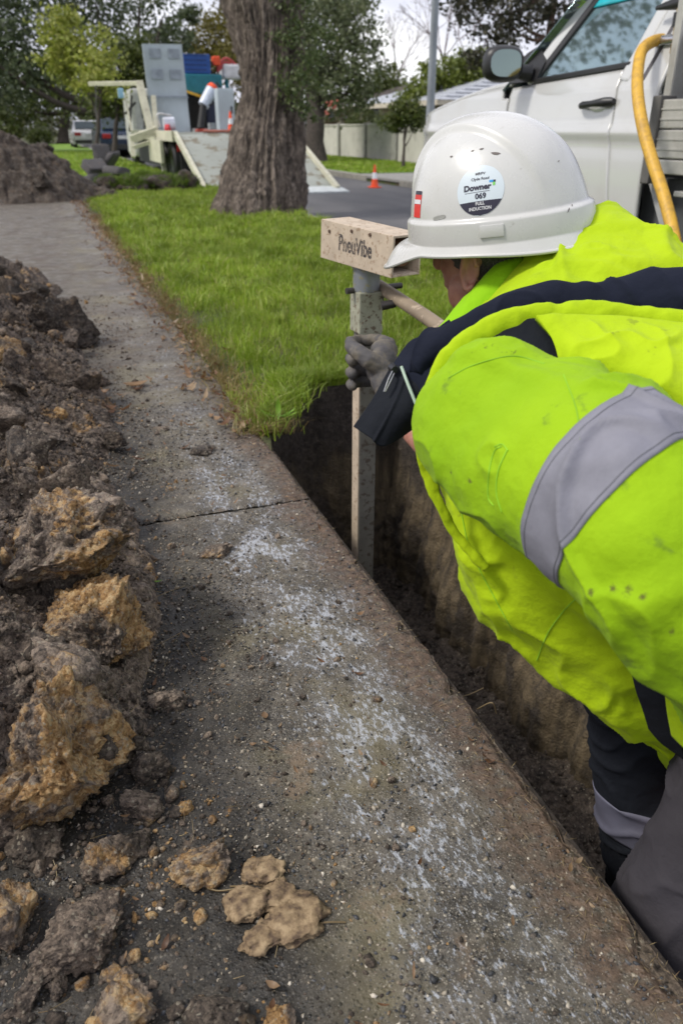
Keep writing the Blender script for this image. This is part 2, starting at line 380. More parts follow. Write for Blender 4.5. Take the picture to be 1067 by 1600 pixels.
    h = m.math('ADD', m.math('MULTIPLY', m.map(v1, .5, .0), .5), m.math('MULTIPLY', m.noise(260, 4, .7), .6))
    return m.done(col, m.map(m.noise(11, 5, .6), .35, .65, .42, .85), 0, m.bump(h, .0035, .9))
def cloth(name, c, c2=None, dirt=.5, rough=.8, sheen=.15, weave=1400, spots=()):
    m = MT(name); p = m.pos; n = m.noise(5, 4)
    col = m.ramp(n, [(.3, c), (.7, c2 or c)])
    s1 = m.noise(19, 7, .68, dist=.5); s2 = m.noise(34, 6, .7, v=m.scale(p, (1, 1, .45), rot=(.5, .3, 0)))
    if dirt > 0:
        k1 = m.math('MULTIPLY', m.map(s1, .585, .72), .42 * dirt); col = m.mix(k1, col, tuple(x * .38 + .02 for x in c))
        k2 = m.math('MULTIPLY', m.math('MULTIPLY', m.map(s2, .62, .68), m.map(m.noise(3.3, 2), .45, .6)), .8 * dirt); col = m.mix(k2, col, (.045, .032, .02))
    for (q, r, el) in spots:          # ground-in mud marks
        n_ = m.t.nodes.new('ShaderNodeVectorMath'); n_.operation = 'SUBTRACT'; m.put(n_.inputs[0], p); n_.inputs[1].default_value = tuple(float(v) for v in q)
        s_ = m.scale(n_.outputs[0], (1, 1, 1 / el)); l_ = m.t.nodes.new('ShaderNodeVectorMath'); l_.operation = 'LENGTH'; m.put(l_.inputs[0], s_)
        dd = m.math('ADD', m.math('DIVIDE', l_.outputs['Value'], r), m.math('MULTIPLY', m.noise(190, 6, .85), 4.2)); col = m.mix(m.map(dd, 3.0, 2.2, 0, .8), col, (.07, .05, .02))
    h = m.math('ADD', m.noise(22, 4, .5), m.math('MULTIPLY', m.noise(weave, 2), .04))
    return m.done(col, rough, 0, m.bump(h, .010, .7), Sheen_Weight=sheen * .2, Specular_IOR_Level=.2)
# ------------------------------------------------------------------ ground, road, trench
EDGE = 0.60
TR = dict(x0=EDGE, x1=1.32, y0=-1.4, y1=2.90, zb=-0.86)
ground_m = MT('verge_earth')
ground_m = ground_m.done(ground_m.mix(ground_m.map(ground_m.noise(2.2, 6, .6), .4, .6), ground_m.ramp(ground_m.noise(40, 5), [(.3, (.035, .045, .012)), (.7, (.06, .085, .02))]), (.07, .055, .03)), .95, 0, ground_m.bump(ground_m.noise(30, 6), .02))
def build_terrain():
    xs = [-400, -40, -6, -.8, TR['x0'], TR['x1'], 3.05, 3.12, 7.0, 7.06, 12, 40, 400]
    ys = [-400, -30, TR['y0'], TR['y1'], 12, 60, 500]
    zx = lambda x: -.14 if 3.1 < x < 7.03 else -.02
    V = [(x, y, zx(x)) for y in ys for x in xs]; n = len(xs); F = []
    for j in range(len(ys) - 1):
        for i in range(n - 1):
            if xs[i] == TR['x0'] and ys[j] == TR['y0']: continue
            F.append((j * n + i, j * n + i + 1, (j + 1) * n + i + 1, (j + 1) * n + i))
    return tag(mesh('terrain', V, F, ground_m, smooth=False), kind='structure')
build_terrain()
asph = MT('asphalt'); asph = asph.done(asph.mix(asph.map(asph.noise(1.1, 6, .6, v=asph.scale(asph.pos, (1, .25, 1))), .35, .65), asph.ramp(asph.noise(300, 3), [(.3, (.045, .045, .05)), (.7, (.10, .10, .105))]), (.115, .112, .115)), .75, 0, asph.bump(asph.noise(250, 3), .004))
road = mesh('road', [(3.13, -60, -.115), (6.99, -60, -.115), (6.99, 200, -.115), (3.13, 200, -.115)], [(0, 1, 2, 3)], asph, smooth=False); tag(road, kind='structure')
kerb_m = plain('kerb_concrete', (.26, .25, .22), .85, var=.3, bump=.003)
for nm, x0, x1 in (('kerb', 2.98, 3.13), ('kerb', 6.99, 7.15)):
    k = empty(nm, (x0, 0, 0), kind='structure')
    for i in range(34):
        y = -6 + i * 1.8
        if x0 > 5 and 14.6 < y < 17.2: continue
        MB().box(x0, x1, y + .006, y + 1.794, -.16, .0, .012).build('kerb_stone', kerb_m, k)
drive_m = plain('driveway_concrete', (.24, .235, .22), .85, var=.2, bump=.003)
tag(MB().box(7.0, 10.7, 14.7, 18.2, -.05, -.004).build('driveway', drive_m), kind='structure')

def wall_mat():
    m = MT('trench_clay'); p = m.pos; X, Y, Z = m.xyz(p)
    vs_ = m.noise(1, 6, .6, v=m.scale(p, (26, 26, 2.6)), dist=.3); n = m.noise(3.2, 6, .62, dist=.5); n2 = m.noise(50, 6, .65)
    top = m.ramp(n2, [(.3, (.022, .017, .014)), (.55, (.060, .047, .038)), (.75, (.12, .095, .078))])
    clay = m.ramp(vs_, [(.30, (.060, .045, .028)), (.48, (.13, .098, .058)), (.7, (.24, .18, .105))])
    zz = m.math('ADD', Z, m.math('MULTIPLY', n, .5)); f = m.map(zz, .02, -.18)
    blot = m.map(m.noise(6, 7, .7, v=m.scale(p, (1, 1, .6), loc=(2, 2, 2)), dist=.6), .46, .60)
    f = m.math('MULTIPLY', f, m.math('SUBTRACT', 1.0, m.math('MULTIPLY', blot, .85)))
    col = m.mix(f, top, clay)
    gr = m.vor(120); col = m.mix(m.map(m.noise(90, 5, .75), .55, .68, 0, .6), col, (.02, .016, .013)); return m.done(col, .85, 0, m.bump(m.math('ADD', m.math('MULTIPLY', vs_, .6), m.math('SUBTRACT', m.noise(70, 6, .8), m.math('MULTIPLY', gr, .4))), .014, 1.0))
clay_m = wall_mat()
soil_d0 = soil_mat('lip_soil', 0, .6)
def build_trench():
    path = [(EDGE + .004, TR['y0']), (EDGE + .004, 2.30), (EDGE + .03, 2.42), (.70, 2.62), (.82, 2.84), (.90, 2.895), (TR['x1'], 2.90), (TR['x1'], TR['y0'])]
    pts = []
    for a, b in zip(path[:-1], path[1:]):
        a = np.array(a); b = np.array(b); n = max(2, int(np.linalg.norm(b - a) / .014)); pts += [a + (b - a) * k / n for k in range(n)]
    pts.append(np.array(path[-1])); P = np.array(pts); N = len(P); M = 64
    T = np.gradient(P, axis=0); Nn = np.stack([T[:, 1], -T[:, 0]], 1); Nn /= np.linalg.norm(Nn, axis=1, keepdims=True)      # points into the trench
    z = np.linspace(-.003, TR['zb'] - .05, M)
    V = np.zeros((N, M, 3)); V[..., :2] = P[:, None]; V[..., 2] = z
    d = fbm(V * [1, 1, .18], 16, 4) * .026 + fbm(V * [1, 1, .5], 5, 3, seed=5) * .022 + fbm(V, 45, 4, .65, seed=8) * .012
    low = sm(-.35, -.7, V[..., 2]); d = d * (1 + .8 * low) + low * .05; d *= sm(-.01, -.07, V[..., 2])
    left = (P[:, 0] < EDGE + .01)[:, None]; d = np.where(left, np.abs(d) * -1 + .0, d)
    V[..., :2] += Nn[:, None] * d[..., None]
    tr = empty('trench', (.95, 1, TR['zb']), kind='structure')
    mesh('trench_wall', V.reshape(-1, 3), gridF(N, M), clay_m, tr)
    gx, gy = np.meshgrid(np.linspace(EDGE - .05, TR['x1'] + .1, 70), np.linspace(TR['y0'], 3.0, 300), indexing='ij')
    G = np.stack([gx, gy, np.zeros_like(gx)], -1); G[..., 2] = TR['zb'] + fbm(G, 4, 5, .6, seed=3) * .07 + fbm(G, 22, 4, .7, seed=4) * .03 + .08 * sm(.25, .42, np.abs(gx - .96))
    mesh('trench_floor', G.reshape(-1, 3), gridF(*gx.shape), soil_mat('trench_mud_shaded', 0, .9), tr)  # floor soil darkened so its colour carries the trench's deep shade
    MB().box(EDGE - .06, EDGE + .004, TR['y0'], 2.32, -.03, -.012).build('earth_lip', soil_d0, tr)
    # earth shoulder that fills the cut-off corner between slab and trench
    tri = [(EDGE, 2.30, -.008), (EDGE + .03, 2.42, -.008), (.70, 2.62, -.008), (.82, 2.84, -.008), (.90, 2.895, -.008), (.90, 2.93, -.008), (EDGE - .01, 2.93, -.008)]
    mesh('earth_shoulder', tri, [tuple(range(7))], ground_m, tr, smooth=False)
    mesh('trench_end', [(EDGE - .05, TR['y0'], -.01), (TR['x1'] + .05, TR['y0'], -.01), (TR['x1'] + .05, TR['y0'], -.9), (EDGE - .05, TR['y0'], -.9)], [(0, 1, 2, 3)], clay_m, tr)
build_trench()
tag(mesh('sky_leak_sheet', [(-60, -60, -1.3), (60, -60, -1.3), (60, 60, -1.3), (-60, 60, -1.3)], [(0, 1, 2, 3)], ground_m, smooth=False), kind='structure')  # unseen sheet added to keep bright sky from leaking through ground gaps

# ------------------------------------------------------------------ footpath slabs
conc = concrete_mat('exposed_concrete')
def build_path():
    root = empty('footpath', (-.1, 0, 0), kind='structure')
    joints = [-2.3, -.35, 1.905, 4.20, 6.36, 8.35, 10.35, 12.4, 14.5, 16.6, 18.7]
    for i, (a, b) in enumerate(zip(joints[:-1], joints[1:])):
        res = .0065 if 0 <= i - 1 <= 0 else (.012 if i == 2 else (.03 if i < 5 else .1))
        nx = int(1.4 / res); ny = int((b - a) / res); nx = min(nx, 230); ny = min(ny, 360)
        g = .006 if i != 1 else .0055
        xs = EDGE - 1.4 * (np.linspace(1, 0, nx)) ** (1.35 if i < 4 else 1.0); ys = np.linspace(a + g, b - g, ny)
        Xg, Yg = np.meshgrid(xs, ys, indexing='ij'); V = np.stack([Xg, Yg, np.zeros_like(Xg)], -1)
        if i < 4:
            jag = fbm(V * [0, 1, 0], 9, 5, .6, seed=7) * .014 - .012 * sm(.25, .5, fbm(V * [0, 1, 0], 14, 3, seed=17)) + fbm(V * [0, 1, 0], 60, 3, seed=9) * .004; V[..., 0] += jag * sm(EDGE - .12, EDGE, Xg)
            V[..., 1] += fbm(V * [1, 0, 0], 22, 4, seed=2) * .006 * (sm(a + .05, a, Yg) + sm(b - .05, b, Yg))
        V[..., 2] = fbm(V, 2.1, 3, seed=1) * .004 + (fbm(V, 60, 3, .7, seed=3) * .0028 + fbm(V, 14, 3, seed=5) * .0022 if i < 4 else 0)
        rnd = np.maximum(sm(.012, 0, EDGE - Xg), np.maximum(sm(.012, 0, Yg - a - g), sm(.012, 0, b - g - Yg))); V[..., 2] -= rnd * .007 * (1 + .5 * fbm(V, 70, 2, seed=6))
        F = gridF(nx, ny); idx = np.arange(nx * ny).reshape(nx, ny)
        ring = np.concatenate([idx[0], idx[1:, -1], idx[-1, -2::-1], idx[-2:0:-1, 0]]); low = V.reshape(-1, 3)[ring].copy(); low[:, 2] = -.085
        k = nx * ny; m = len(ring); r = np.arange(m); S = np.stack([ring, k + r, k + (r + 1) % m, np.roll(ring, -1)], 1)
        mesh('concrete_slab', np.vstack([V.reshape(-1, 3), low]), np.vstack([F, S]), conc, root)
build_path()

# ------------------------------------------------------------------ heap of spoil on the left
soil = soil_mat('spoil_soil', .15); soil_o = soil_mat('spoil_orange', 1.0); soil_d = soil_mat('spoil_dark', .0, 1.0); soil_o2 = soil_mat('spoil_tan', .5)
def heap_h(X, Y):
    edge = .10 - .10 * sm(2.6, 5.2, Y) - .5 * sm(5.5, 7.5, Y) - .40 * sm(1.08, .80, Y)
    P = np.stack([X, Y, np.zeros_like(X)], -1)
    d = edge + fbm(P, 2.6, 4, seed=21) * .13 - X
    h = .30 * sm(-.02, .75, d) + .035 * sm(-.03, .06, d)
    f1, f2 = worley(P + fbm(P, 9, 3, seed=27)[..., None] * .05, 6.5, 5); g1, g2 = worley(P + fbm(P, 20, 2, seed=28)[..., None] * .02, 17, 6)
    h += sm(-.02, .15, d) * (fbm(P, 4.5, 5, .55, seed=23, ridged=True) * .04 + fbm(P, 17, 4, .6, seed=25) * .02 + (.55 - f1) * .11 * sm(0, .25, f2 - f1) + (.55 - g1) * .045 * sm(0, .2, g2 - g1))
    return h * (1 - .8 * sm(5.8, 7.2, Y)) - .05 * sm(.03, -.05, d)
def build_heap():
    xs = np.concatenate([np.linspace(-1.9, -.62, 90), np.linspace(-.61, .32, 240)]); ys = np.concatenate([np.linspace(-.4, .3, 60), np.linspace(.304, 3.2, 700), np.linspace(3.22, 7.4, 240)])
    X, Y = np.meshgrid(xs, ys, indexing='ij'); V = np.stack([X, Y, heap_h(X, Y)], -1)
    V += (np.stack([fbm(V, 28, 4, .7, seed=s) for s in (31, 32, 33)], -1) * .020) * sm(0, .03, V[..., 2])[..., None]
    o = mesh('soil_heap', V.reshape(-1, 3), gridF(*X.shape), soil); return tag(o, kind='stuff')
build_heap()
def clod_base(seed, sub=5, rough=1.0):
    V, F = ico(sub); V = V.copy(); s = seed * 13.7; rg = np.random.default_rng(seed * 7 + 1)
    for _ in range(9):
        n = rg.normal(size=3); n /= np.linalg.norm(n); V -= n * (np.maximum(0, V @ n - rg.uniform(.42, .8)) * .9)[:, None]
    V *= rg.uniform(.85, 1.25, 3); V[:, 0] += .25 * rg.normal() * V[:, 2]; W = V + s + fbm(V + s, 2.5, 3, seed=seed + 9)[:, None] * .35
    f1, f2 = worley(W, 1.5, seed); g1, g2 = worley(W, 4.2, seed + 3); k1, k2 = worley(W, 11, seed + 4)
    n = fbm(V + s, 1.2, 3, seed=seed) * .45 + (.5 - f1) * .42 * sm(0, .3, f2 - f1) + (.5 - g1) * .22 * sm(0, .25, g2 - g1) + (.5 - k1) * .075 * sm(0, .2, k2 - k1) + fbm(V + s, 9, 4, .75, seed=seed + 2) * .14 * rough
    V = V * (1 + n)[:, None]; V[:, 2] = np.where(V[:, 2] < -.45, -.45 + (V[:, 2] + .45) * .3, V[:, 2])
    return V, F
clod_mesh = {}
def clod(seed, mat, sub=5):
    k = (seed, mat.name, sub)
    if k not in clod_mesh:
        V, F = clod_base(seed, sub); o = mesh('soil_clod', V, F, mat); clod_mesh[k] = o.data; bpy.data.objects.remove(o)
    return clod_mesh[k]
def on(px, py, z=.004):
    d = U(px, py, 1) - CAMP; return CAMP + d * ((z - CAM_H) / d[2])
def put_clod(px, py, t, r, seed, mat, label, group=None, sc=(1, 1, .8), rot=0, sub=5):
    p = U(px, py, t) if t else on(px, py, r * sc[2] * .42); o = bpy.data.objects.new('soil_clod', clod(seed, mat, sub)); COL.objects.link(o)
    o.location = p; o.scale = (r * sc[0], r * sc[1], r * sc[2]); o.rotation_euler = (RNG.uniform(-.25, .25), RNG.uniform(-.25, .25), rot)
    return tag(o, label, 'clod', group)
put_clod(85, 870, 1.58, .150, 1, soil_o2, 'largest grey-brown clay clod with tan streaks, on the heap beside the slab joint', sc=(1.0, .9, .75), rot=2.1, sub=6)
put_clod(150, 1000, 1.46, .112, 6, soil_o, 'mustard yellow clay clod jutting from the heap onto the dark aggregate', sc=(1.0, .85, .85), rot=1.3, sub=6)
put_clod(80, 1190, 1.19, .118, 7, soil_o, 'tall bright orange clay clod standing above the small grey clods', sc=(.85, .85, 1.2), rot=2.2, sub=6)
put_clod(35, 985, 1.52, .06, 4, soil, 'brown clod at the rim of the black hollow in the heap', rot=.5)
put_clod(0, 1110, 1.30, .085, 5, soil_o, 'orange brown clod cut off by the picture edge above the tall orange one', rot=1.1, sub=6)
put_clod(185, 1085, 1.42, .050, 6, soil, 'fibrous brown clod under the mustard yellow clod', rot=2.9)
put_clod(262, 1092, None, .030, 7, soil, 'small crumbly brown clod lying free on the path right of the heap', rot=.9)
put_clod(235, 1195, None, .036, 8, soil_d, 'dark rounded clod standing right of the tall orange clod', rot=.2)
put_clod(205, 1325, None, .028, 9, soil_d, 'dark pointed clod left of the fist-sized free clod', rot=1.7)
put_clod(165, 1345, None, .036, 10, soil, 'grey brown clod below the tall orange clod', rot=2.7)
put_clod(325, 1342, None, .040, 11, soil, 'fist-sized brown clod lying alone on the black aggregate', sc=(1.1, .9, .75), rot=.3)
put_clod(125, 1470, None, .055, 12, soil, 'broad grey-brown clod in the lower left with a straw root across it', sc=(1.25, .9, .6), rot=.7, sub=6)
put_clod(15, 1440, None, .042, 13, soil_o, 'tan clod cut by the picture edge left of the broad clod', rot=1.9)
put_clod(190, 1568, None, .040, 14, soil, 'tan-brown clod at the bottom of the picture below the broad clod', rot=.1)
put_clod(325, 1590, None, .036, 15, soil_d, 'purplish brown clod at the bottom of the picture right of the tan one', rot=2.4)
put_clod(435, 1590, None, .014, 16, soil, 'small round tan clod on the bottom edge of the picture', rot=.4)
put_clod(92, 1545, None, .016, 17, soil, 'little flat clod between the broad clod and the tan one', rot=.4)
put_clod(42, 1560, None, .020, 18, soil, 'little pale clod in the lower left corner', rot=.4)
put_clod(333, 862, None, .038, 19, soil, 'flat layered tan clod lying alone on the slab beyond the mustard clod', sc=(1.5, .8, .35), rot=-.2)
put_clod(310, 704, None, .042, 20, soil_d, 'flat black clod lying alone on the far slab', sc=(1.2, .8, .4), rot=0)
put_clod(100, 520, 3.72, .15, 2, soil_d, 'dark shaggy clod on the shoulder of the heap nearest the far path', sc=(1.1, 1, .9), rot=.8, sub=6)
put_clod(20, 480, 4.2, .19, 5, soil_d, 'black clod on the far crest of the heap by the picture edge', sc=(1, 1, .9), rot=2.5, sub=6)
put_clod(120, 608, 3.15, .095, 3, soil, 'brown clod halfway along the heap, lighter on top', sc=(1.4, .8, .7), rot=.1)
put_clod(60, 640, 2.85, .09, 9, soil_d, 'dark clod low on the heap left of the lighter brown clod', sc=(1.5, .9, .7), rot=.1)
put_clod(60, 760, 2.15, .085, 12, soil_o, 'smooth grey sliced clay clod behind the largest ochre clod', sc=(1.3, .9, .7), rot=.6)
put_clod(155, 762, None, .032, 6, soil, 'wedge shaped grey clod beside the sliced clay clod', sc=(1.2, 1, .8), rot=1.6)
put_clod(15, 700, 2.35, .11, 15, soil, 'brown clod stacked on the heap at the left picture edge', sc=(1.1, .9, .9), rot=3)
put_clod(225, 1255, None, .030, 7, soil, 'grey brown clod between the dark rounded clod and the fist-sized one', rot=.4)
put_clod(55, 1330, 1.12, .05, 4, soil_d, 'dark clod in the shadow below the tall orange clod', rot=.8)
put_clod(12, 1290, 1.16, .06, 6, soil, 'pale grey brown clod at the picture edge below the orange clods', rot=2.1)
put_clod(150, 1180, 1.22, .035, 8, soil_d, 'blue-black stone-like lump beside the tall orange clod', rot=2.1)
put_clod(110, 690, 2.6, .08, 1, soil, 'broad brown clod on the heap beside the flat black clod\'s slab', rot=1.2, sub=6)
put_clod(40, 560, 3.3, .13, 7, soil_d, 'dark ragged clod in the middle of the heap by the picture edge', rot=.2, sub=6)
put_clod(180, 690, 2.5, .035, 2, soil_d, 'small dark clod fallen from the heap near the flat black clod', rot=.2)
put_clod(35, 850, 1.75, .09, 8, soil, 'fibrous grey clod behind the largest ochre clod', rot=.9, sub=6)
put_clod(290, 1265, None, .014, 3, soil_o, 'little yellowish crumb of clay above the fist-sized clod', rot=.9)
mats3 = [soil, soil_d, soil, soil_o]
n_fill = 0
for k in range(700):
    x = RNG.uniform(-.9, .28); y = RNG.uniform(.25, 5.6); h = float(heap_h(np.array([x]), np.array([y]))[0])
    if h < .0 and RNG.random() > .25: continue
    if n_fill >= 150: break
    r = RNG.uniform(.022, .075) if h > .05 else RNG.uniform(.007, .018)
    o = bpy.data.objects.new('soil_clod', clod(int(RNG.integers(1, 9)), mats3[int(RNG.integers(0, 4))], 4)); COL.objects.link(o)
    o.location = (x, y, max(h, 0) + r * .3); o.scale = (r * RNG.uniform(.8, 1.4), r * RNG.uniform(.8, 1.3), r * RNG.uniform(.6, 1)); o.rotation_euler = tuple(RNG.uniform(-.6, 3, 3))
    tag(o, 'one of the many crumbly brown clods strewn over the soil heap beside the footpath', 'clod', 'small clods strewn over the soil heap'); n_fill += 1
def crumbs():
    for part, (n, sx, rmin, rsc, rmax, sub) in enumerate(((26000, .22, .0012, .0020, .008, 1), (1700, .20, .004, .0045, .018, 2))):
        x = RNG.normal(-.02, sx, n); y = RNG.uniform(.15, 5.2, n); r = rmin + RNG.exponential(rsc, n); keep = (x > -.75) & (x < .56) & (r < rmax) & ((x < .06) | (r < .45 * rmax)) & ((y > .85) | (x < -.2) | (r < .7 * rmax)); x, y, r = x[keep], y[keep], r[keep]
        h = np.maximum(heap_h(x, y), 0); g = RNG.integers(0, 3, len(x))
        for q in range(3):
            V, F = ico(sub); V = V * (1 + .35 * fbm(V + q * 9.1, 1.6, 3, seed=q)[:, None] + .16 * np.random.default_rng(q).normal(size=(len(V), 1))); k = g == q
            R = rand_rot(k.sum()) * (r[k][:, None] * RNG.uniform(.55, 1.4, (k.sum(), 3)))[:, None, :]
            tag(scatter_mesh('soil_crumbs', (V, F), (R, np.stack([x[k], y[k], h[k] + r[k] * .3], 1)), (soil, soil_d, soil_o2)[q], smooth=False), kind='stuff')
crumbs()
def heap_roots():
    n = 900; x = RNG.normal(-.1, .2, n); y = RNG.uniform(.3, 4, n); L = RNG.uniform(.01, .05, n); V = np.array([(-.5, -.012, 0), (-.5, .012, 0), (0, -.012, .12), (0, .012, .12), (.5, -.008, -.02), (.5, .008, -.02)]); F = np.array([[0, 2, 3], [0, 3, 1], [2, 4, 5], [2, 5, 3]])
    k = x < .2; x, y, L = x[k], y[k], L[k]; tag(scatter_mesh('fine_roots', (V, F), (rand_rot(len(x)) * L[:, None, None], np.stack([x, y, np.maximum(heap_h(x, y), 0) + .006], 1)), straw), kind='stuff')
def pebbles():
    n = 30000; y = .3 + 2.6 * RNG.random(n) ** 1.4; x = RNG.uniform(-.4, .585, n); r = .0012 + RNG.exponential(.0010, n); keep = (r < .0055) & (RNG.random(n) < np.where(x < .3, 1, .55)); x, y, r = x[keep], y[keep], r[keep]
    R = rand_rot(len(x)) * (r[:, None] * RNG.uniform(.6, 1.4, (len(x), 3)))[:, None, :]
    V, F = ico(1); V = V * (1 + .3 * RNG.normal(size=(len(V), 1))) * [1, .8, .6]
    m = MT('aggregate_stone'); c = m.ramp(m.isl, [(0, (.022, .023, .026)), (.35, (.055, .058, .066)), (.6, (.12, .11, .10)), (.78, (.21, .17, .12)), (.93, (.34, .30, .24)), (1, (.55, .50, .42))]); m.t.nodes[-1]
    tag(scatter_mesh('aggregate_stones', (V, F), (R, np.stack([x, y, r * .15], 1)), m.done(c, .55), smooth=False), kind='stuff')
pebbles()
def trench_crumbs():
    n = 3000; x = RNG.uniform(EDGE, TR['x1'], n); y = RNG.uniform(-.4, 2.9, n); r = .003 + RNG.exponential(.004, n); r = np.minimum(r, .016); V, F = ico(2); V = V * (1 + .35 * fbm(V + 3, 1.6, 3, seed=3)[:, None] + .12 * RNG.normal(size=(len(V), 1)))
    P = np.stack([x, y, 0 * x], 1); z = TR['zb'] + fbm(P, 4, 5, .6, seed=3) * .07 + .08 * sm(.25, .42, np.abs(x - .96)) + r * .3
    tag(scatter_mesh('trench_crumbs', (V, F), (rand_rot(n) * r[:, None, None], np.stack([x, y, z], 1)), soil_d, smooth=False), kind='stuff')  # dark soil colour carries the trench shade here as well
trench_crumbs()
# bits of dry grass, roots and twigs
straw = leafy('straw', [(.28, .20, .10), (.42, .33, .18), (.16, .10, .05)])
heap_roots()
def fibre(pts, r, name, label, cat, mat=straw):
    return tag(MB().tube(catmull(np.array(pts), 14), r, 5).build(name, mat, smooth=True), label, cat)
def on(px, py, z=.004):
    d = U(px, py, 1) - CAMP; return CAMP + d * ((z - CAM_H) / d[2])
fibre([on(640 / 1.778, 1180 + 205, .004), on(385, 1385, .012), on(345, 1392, .006), on(325, 1388, .004)], .0012, 'root', 'thin pale root curling out beside the flat tan clay flakes', 'root')
fibre([on(490, 1445), on(510, 1441, .009), on(540, 1441)], .0012, 'root', 'short reddish root poking out right of the clay flakes', 'root')
fibre([U(148, 1412, 1.03), U(152, 1450, .985), U(128, 1474, .98)], .0012, 'root', 'straw root lying across the broad grey-brown clod', 'root')
fibre([U(70, 1095, 1.2), U(75, 1130, 1.13), U(64, 1150, 1.12)], .0011, 'root', 'curled pale root on the tall orange clod', 'root')
fibre([on(232, 938), on(262, 925, .01), on(290, 915)], .0007, 'grass_stalk', 'thin dry stalk leaning from the heap above the mustard clod', 'stalk')
fibre([on(245, 1008), on(280, 990, .012), on(285, 985)], .0006, 'grass_stalk', 'thin dry stalk with a brown leaf right of the mustard clod', 'stalk')
fibre([on(775, 1115, -.05), on(768, 1098, -.02), on(745, 1108, -.06)], .0012, 'root', 'pale root hooking out of the trench edge', 'root')
fibre([on(700, 1092, -.06), on(730, 1086, -.08), on(755, 1075, -.1)], .001, 'root', 'straight root bridging the dark trench wall', 'root')
def flakes():
    m = MT('tan_clay'); m = m.done(m.ramp(m.noise(60, 6, .6), [(.35, (.08, .05, .03)), (.5, (.21, .145, .08)), (.65, (.33, .24, .14))]), .8, 0, m.bump(m.noise(120, 5), .003))
    specs = [(412, 1362, .030, 'round yellow-tan clay flake at the top of the cluster on the black aggregate'), (432, 1402, .026, 'narrow clay flake in the middle of the flake cluster'), (462, 1440, .038, 'widest smooth tan clay flake at the right of the cluster'), (385, 1410, .030, 'crumbly brown clay flake at the left of the cluster'), (408, 1466, .026, 'thin tan clay flake at the bottom of the cluster')]
    for i, (px, py, r, lb) in enumerate(specs):
        V, F = ico(4); V = V.copy(); n = fbm(V + i * 7.1, 1.6, 4, seed=i); V = V * (1 + .55 * n)[:, None]; f1, f2 = worley(V + i, 3.2, i); V[:, :2] *= (1 + .28 * fbm(V + i * 3, 4, 4, .65, seed=i + 30))[:, None]; V[:, 2] = V[:, 2] * .30 + (fbm(V, 3, 4, .6, seed=i + 9) * .10 + (.5 - f1) * .12 * sm(0, .15, f2 - f1))
        V[:, 0] *= 1.15 if i != 2 else 1.35; p = on(px, py, .004 + .0015 * i); o = mesh('clay_flake', V * r * .85 + p, F, m); tag(o, lb, 'clay flake')
flakes()
def leaf_mesh(L, W, curl, n=7):
    V = []; F = []
    for i in range(n):
        s = i / (n - 1); w = W * math.sin(PI * min(1, s * .95 + .04)) ** .8
        for k in (-1, 0, 1): V.append((s * L - L / 2, k * w / 2, curl * (s - .5) ** 2 * L * 2 + abs(k) * w * .22))
    for i in range(n - 1):
        for k in range(2): F.append((i * 3 + k, (i + 1) * 3 + k, (i + 1) * 3 + k + 1, i * 3 + k + 1))
    return np.array(V), np.array(F)
dead = leafy('dead_leaf', [(.10, .045, .02), (.22, .11, .05), (.34, .22, .12), (.45, .34, .22)])
def lay_leaf(px, py, L, W, rz, label, mat=dead, cat='leaf'):
    V, F = leaf_mesh(L, W, .35); c, s = math.cos(rz), math.sin(rz); V = V @ np.array([[c, s, 0], [-s, c, 0], [0, 0, 1]]) + on(px, py, .003)
    return tag(mesh('fallen_leaf', V, F, mat), label, cat)
lay_leaf(228, 445, .11, .045, .3, 'curled reddish brown leaf lying alone on the far path')
lay_leaf(414, 1119, .018, .012, 1.5, 'small square tan leaf fragment on the mossy middle of the slab')
lay_leaf(292, 995, .026, .008, -1.1, 'pinkish dry leaf tip right of the mustard clod')
lay_leaf(213, 603, .10, .05, .1, 'orange brown leaf on the path where the verge litter crosses')
lay_leaf(245, 909, .03, .006, -.3, 'bright green leaf blade lying on the slab beyond the joint', leafy('fresh_leaf', [(.12, .25, .02), (.2, .34, .04)]))
def litter(name, n, fx, fy, s0, s1, mat, lab=None):
    x = fx(n); y = fy(n); V, F = leaf_mesh(1, .38, .5, 4); s = RNG.uniform(s0, s1, n)
    R = rotz_many(RNG.uniform(0, 2 * PI, n), np.stack([s, s * RNG.uniform(.6, 1.3, n), s], 1)); tilt = RNG.normal(0, .35, (n, 2)); R[:, 2, 0] = tilt[:, 0] * s; R[:, 2, 1] = tilt[:, 1] * s
    return tag(scatter_mesh(name, (V, F), (R, np.stack([x, y, RNG.uniform(.002, .018, n)], 1)), mat), kind='stuff')
litter('leaf_litter', 900, lambda n: EDGE - .03 + RNG.normal(0, .055, n) - .1 * np.minimum(1, RNG.exponential(.25, n)), lambda n: RNG.uniform(2.45, 12.5, n) , .014, .055, dead)
litter('scattered_leaf_bits', 260, lambda n: RNG.uniform(-.1, .58, n), lambda n: RNG.uniform(.4, 4.5, n), .006, .02, dead)
litter('path_leaf_bits', 40, lambda n: RNG.uniform(.0, .58, n), lambda n: RNG.uniform(2.3, 3.4, n), .02, .07, dead)
def splinters():
    n = 1300; x = EDGE - np.abs(RNG.normal(0, .05, n)); y = RNG.uniform(.3, 2.6, n); L = RNG.uniform(.004, .018, n)
    V = np.array([(-.5, 0, 0), (0, .035, .03), (.5, 0, 0), (0, -.035, 0)]); F = np.array([[0, 1, 2], [0, 2, 3]])
    R = rotz_many(RNG.uniform(0, 2 * PI, n), np.stack([L, L, L], 1)); R[:, 2, 0] = RNG.normal(0, .2, n) * L
    tag(scatter_mesh('dry_fibres', (V, F), (R, np.stack([x, y, np.full(n, .003)], 1)), straw), kind='stuff')
splinters()

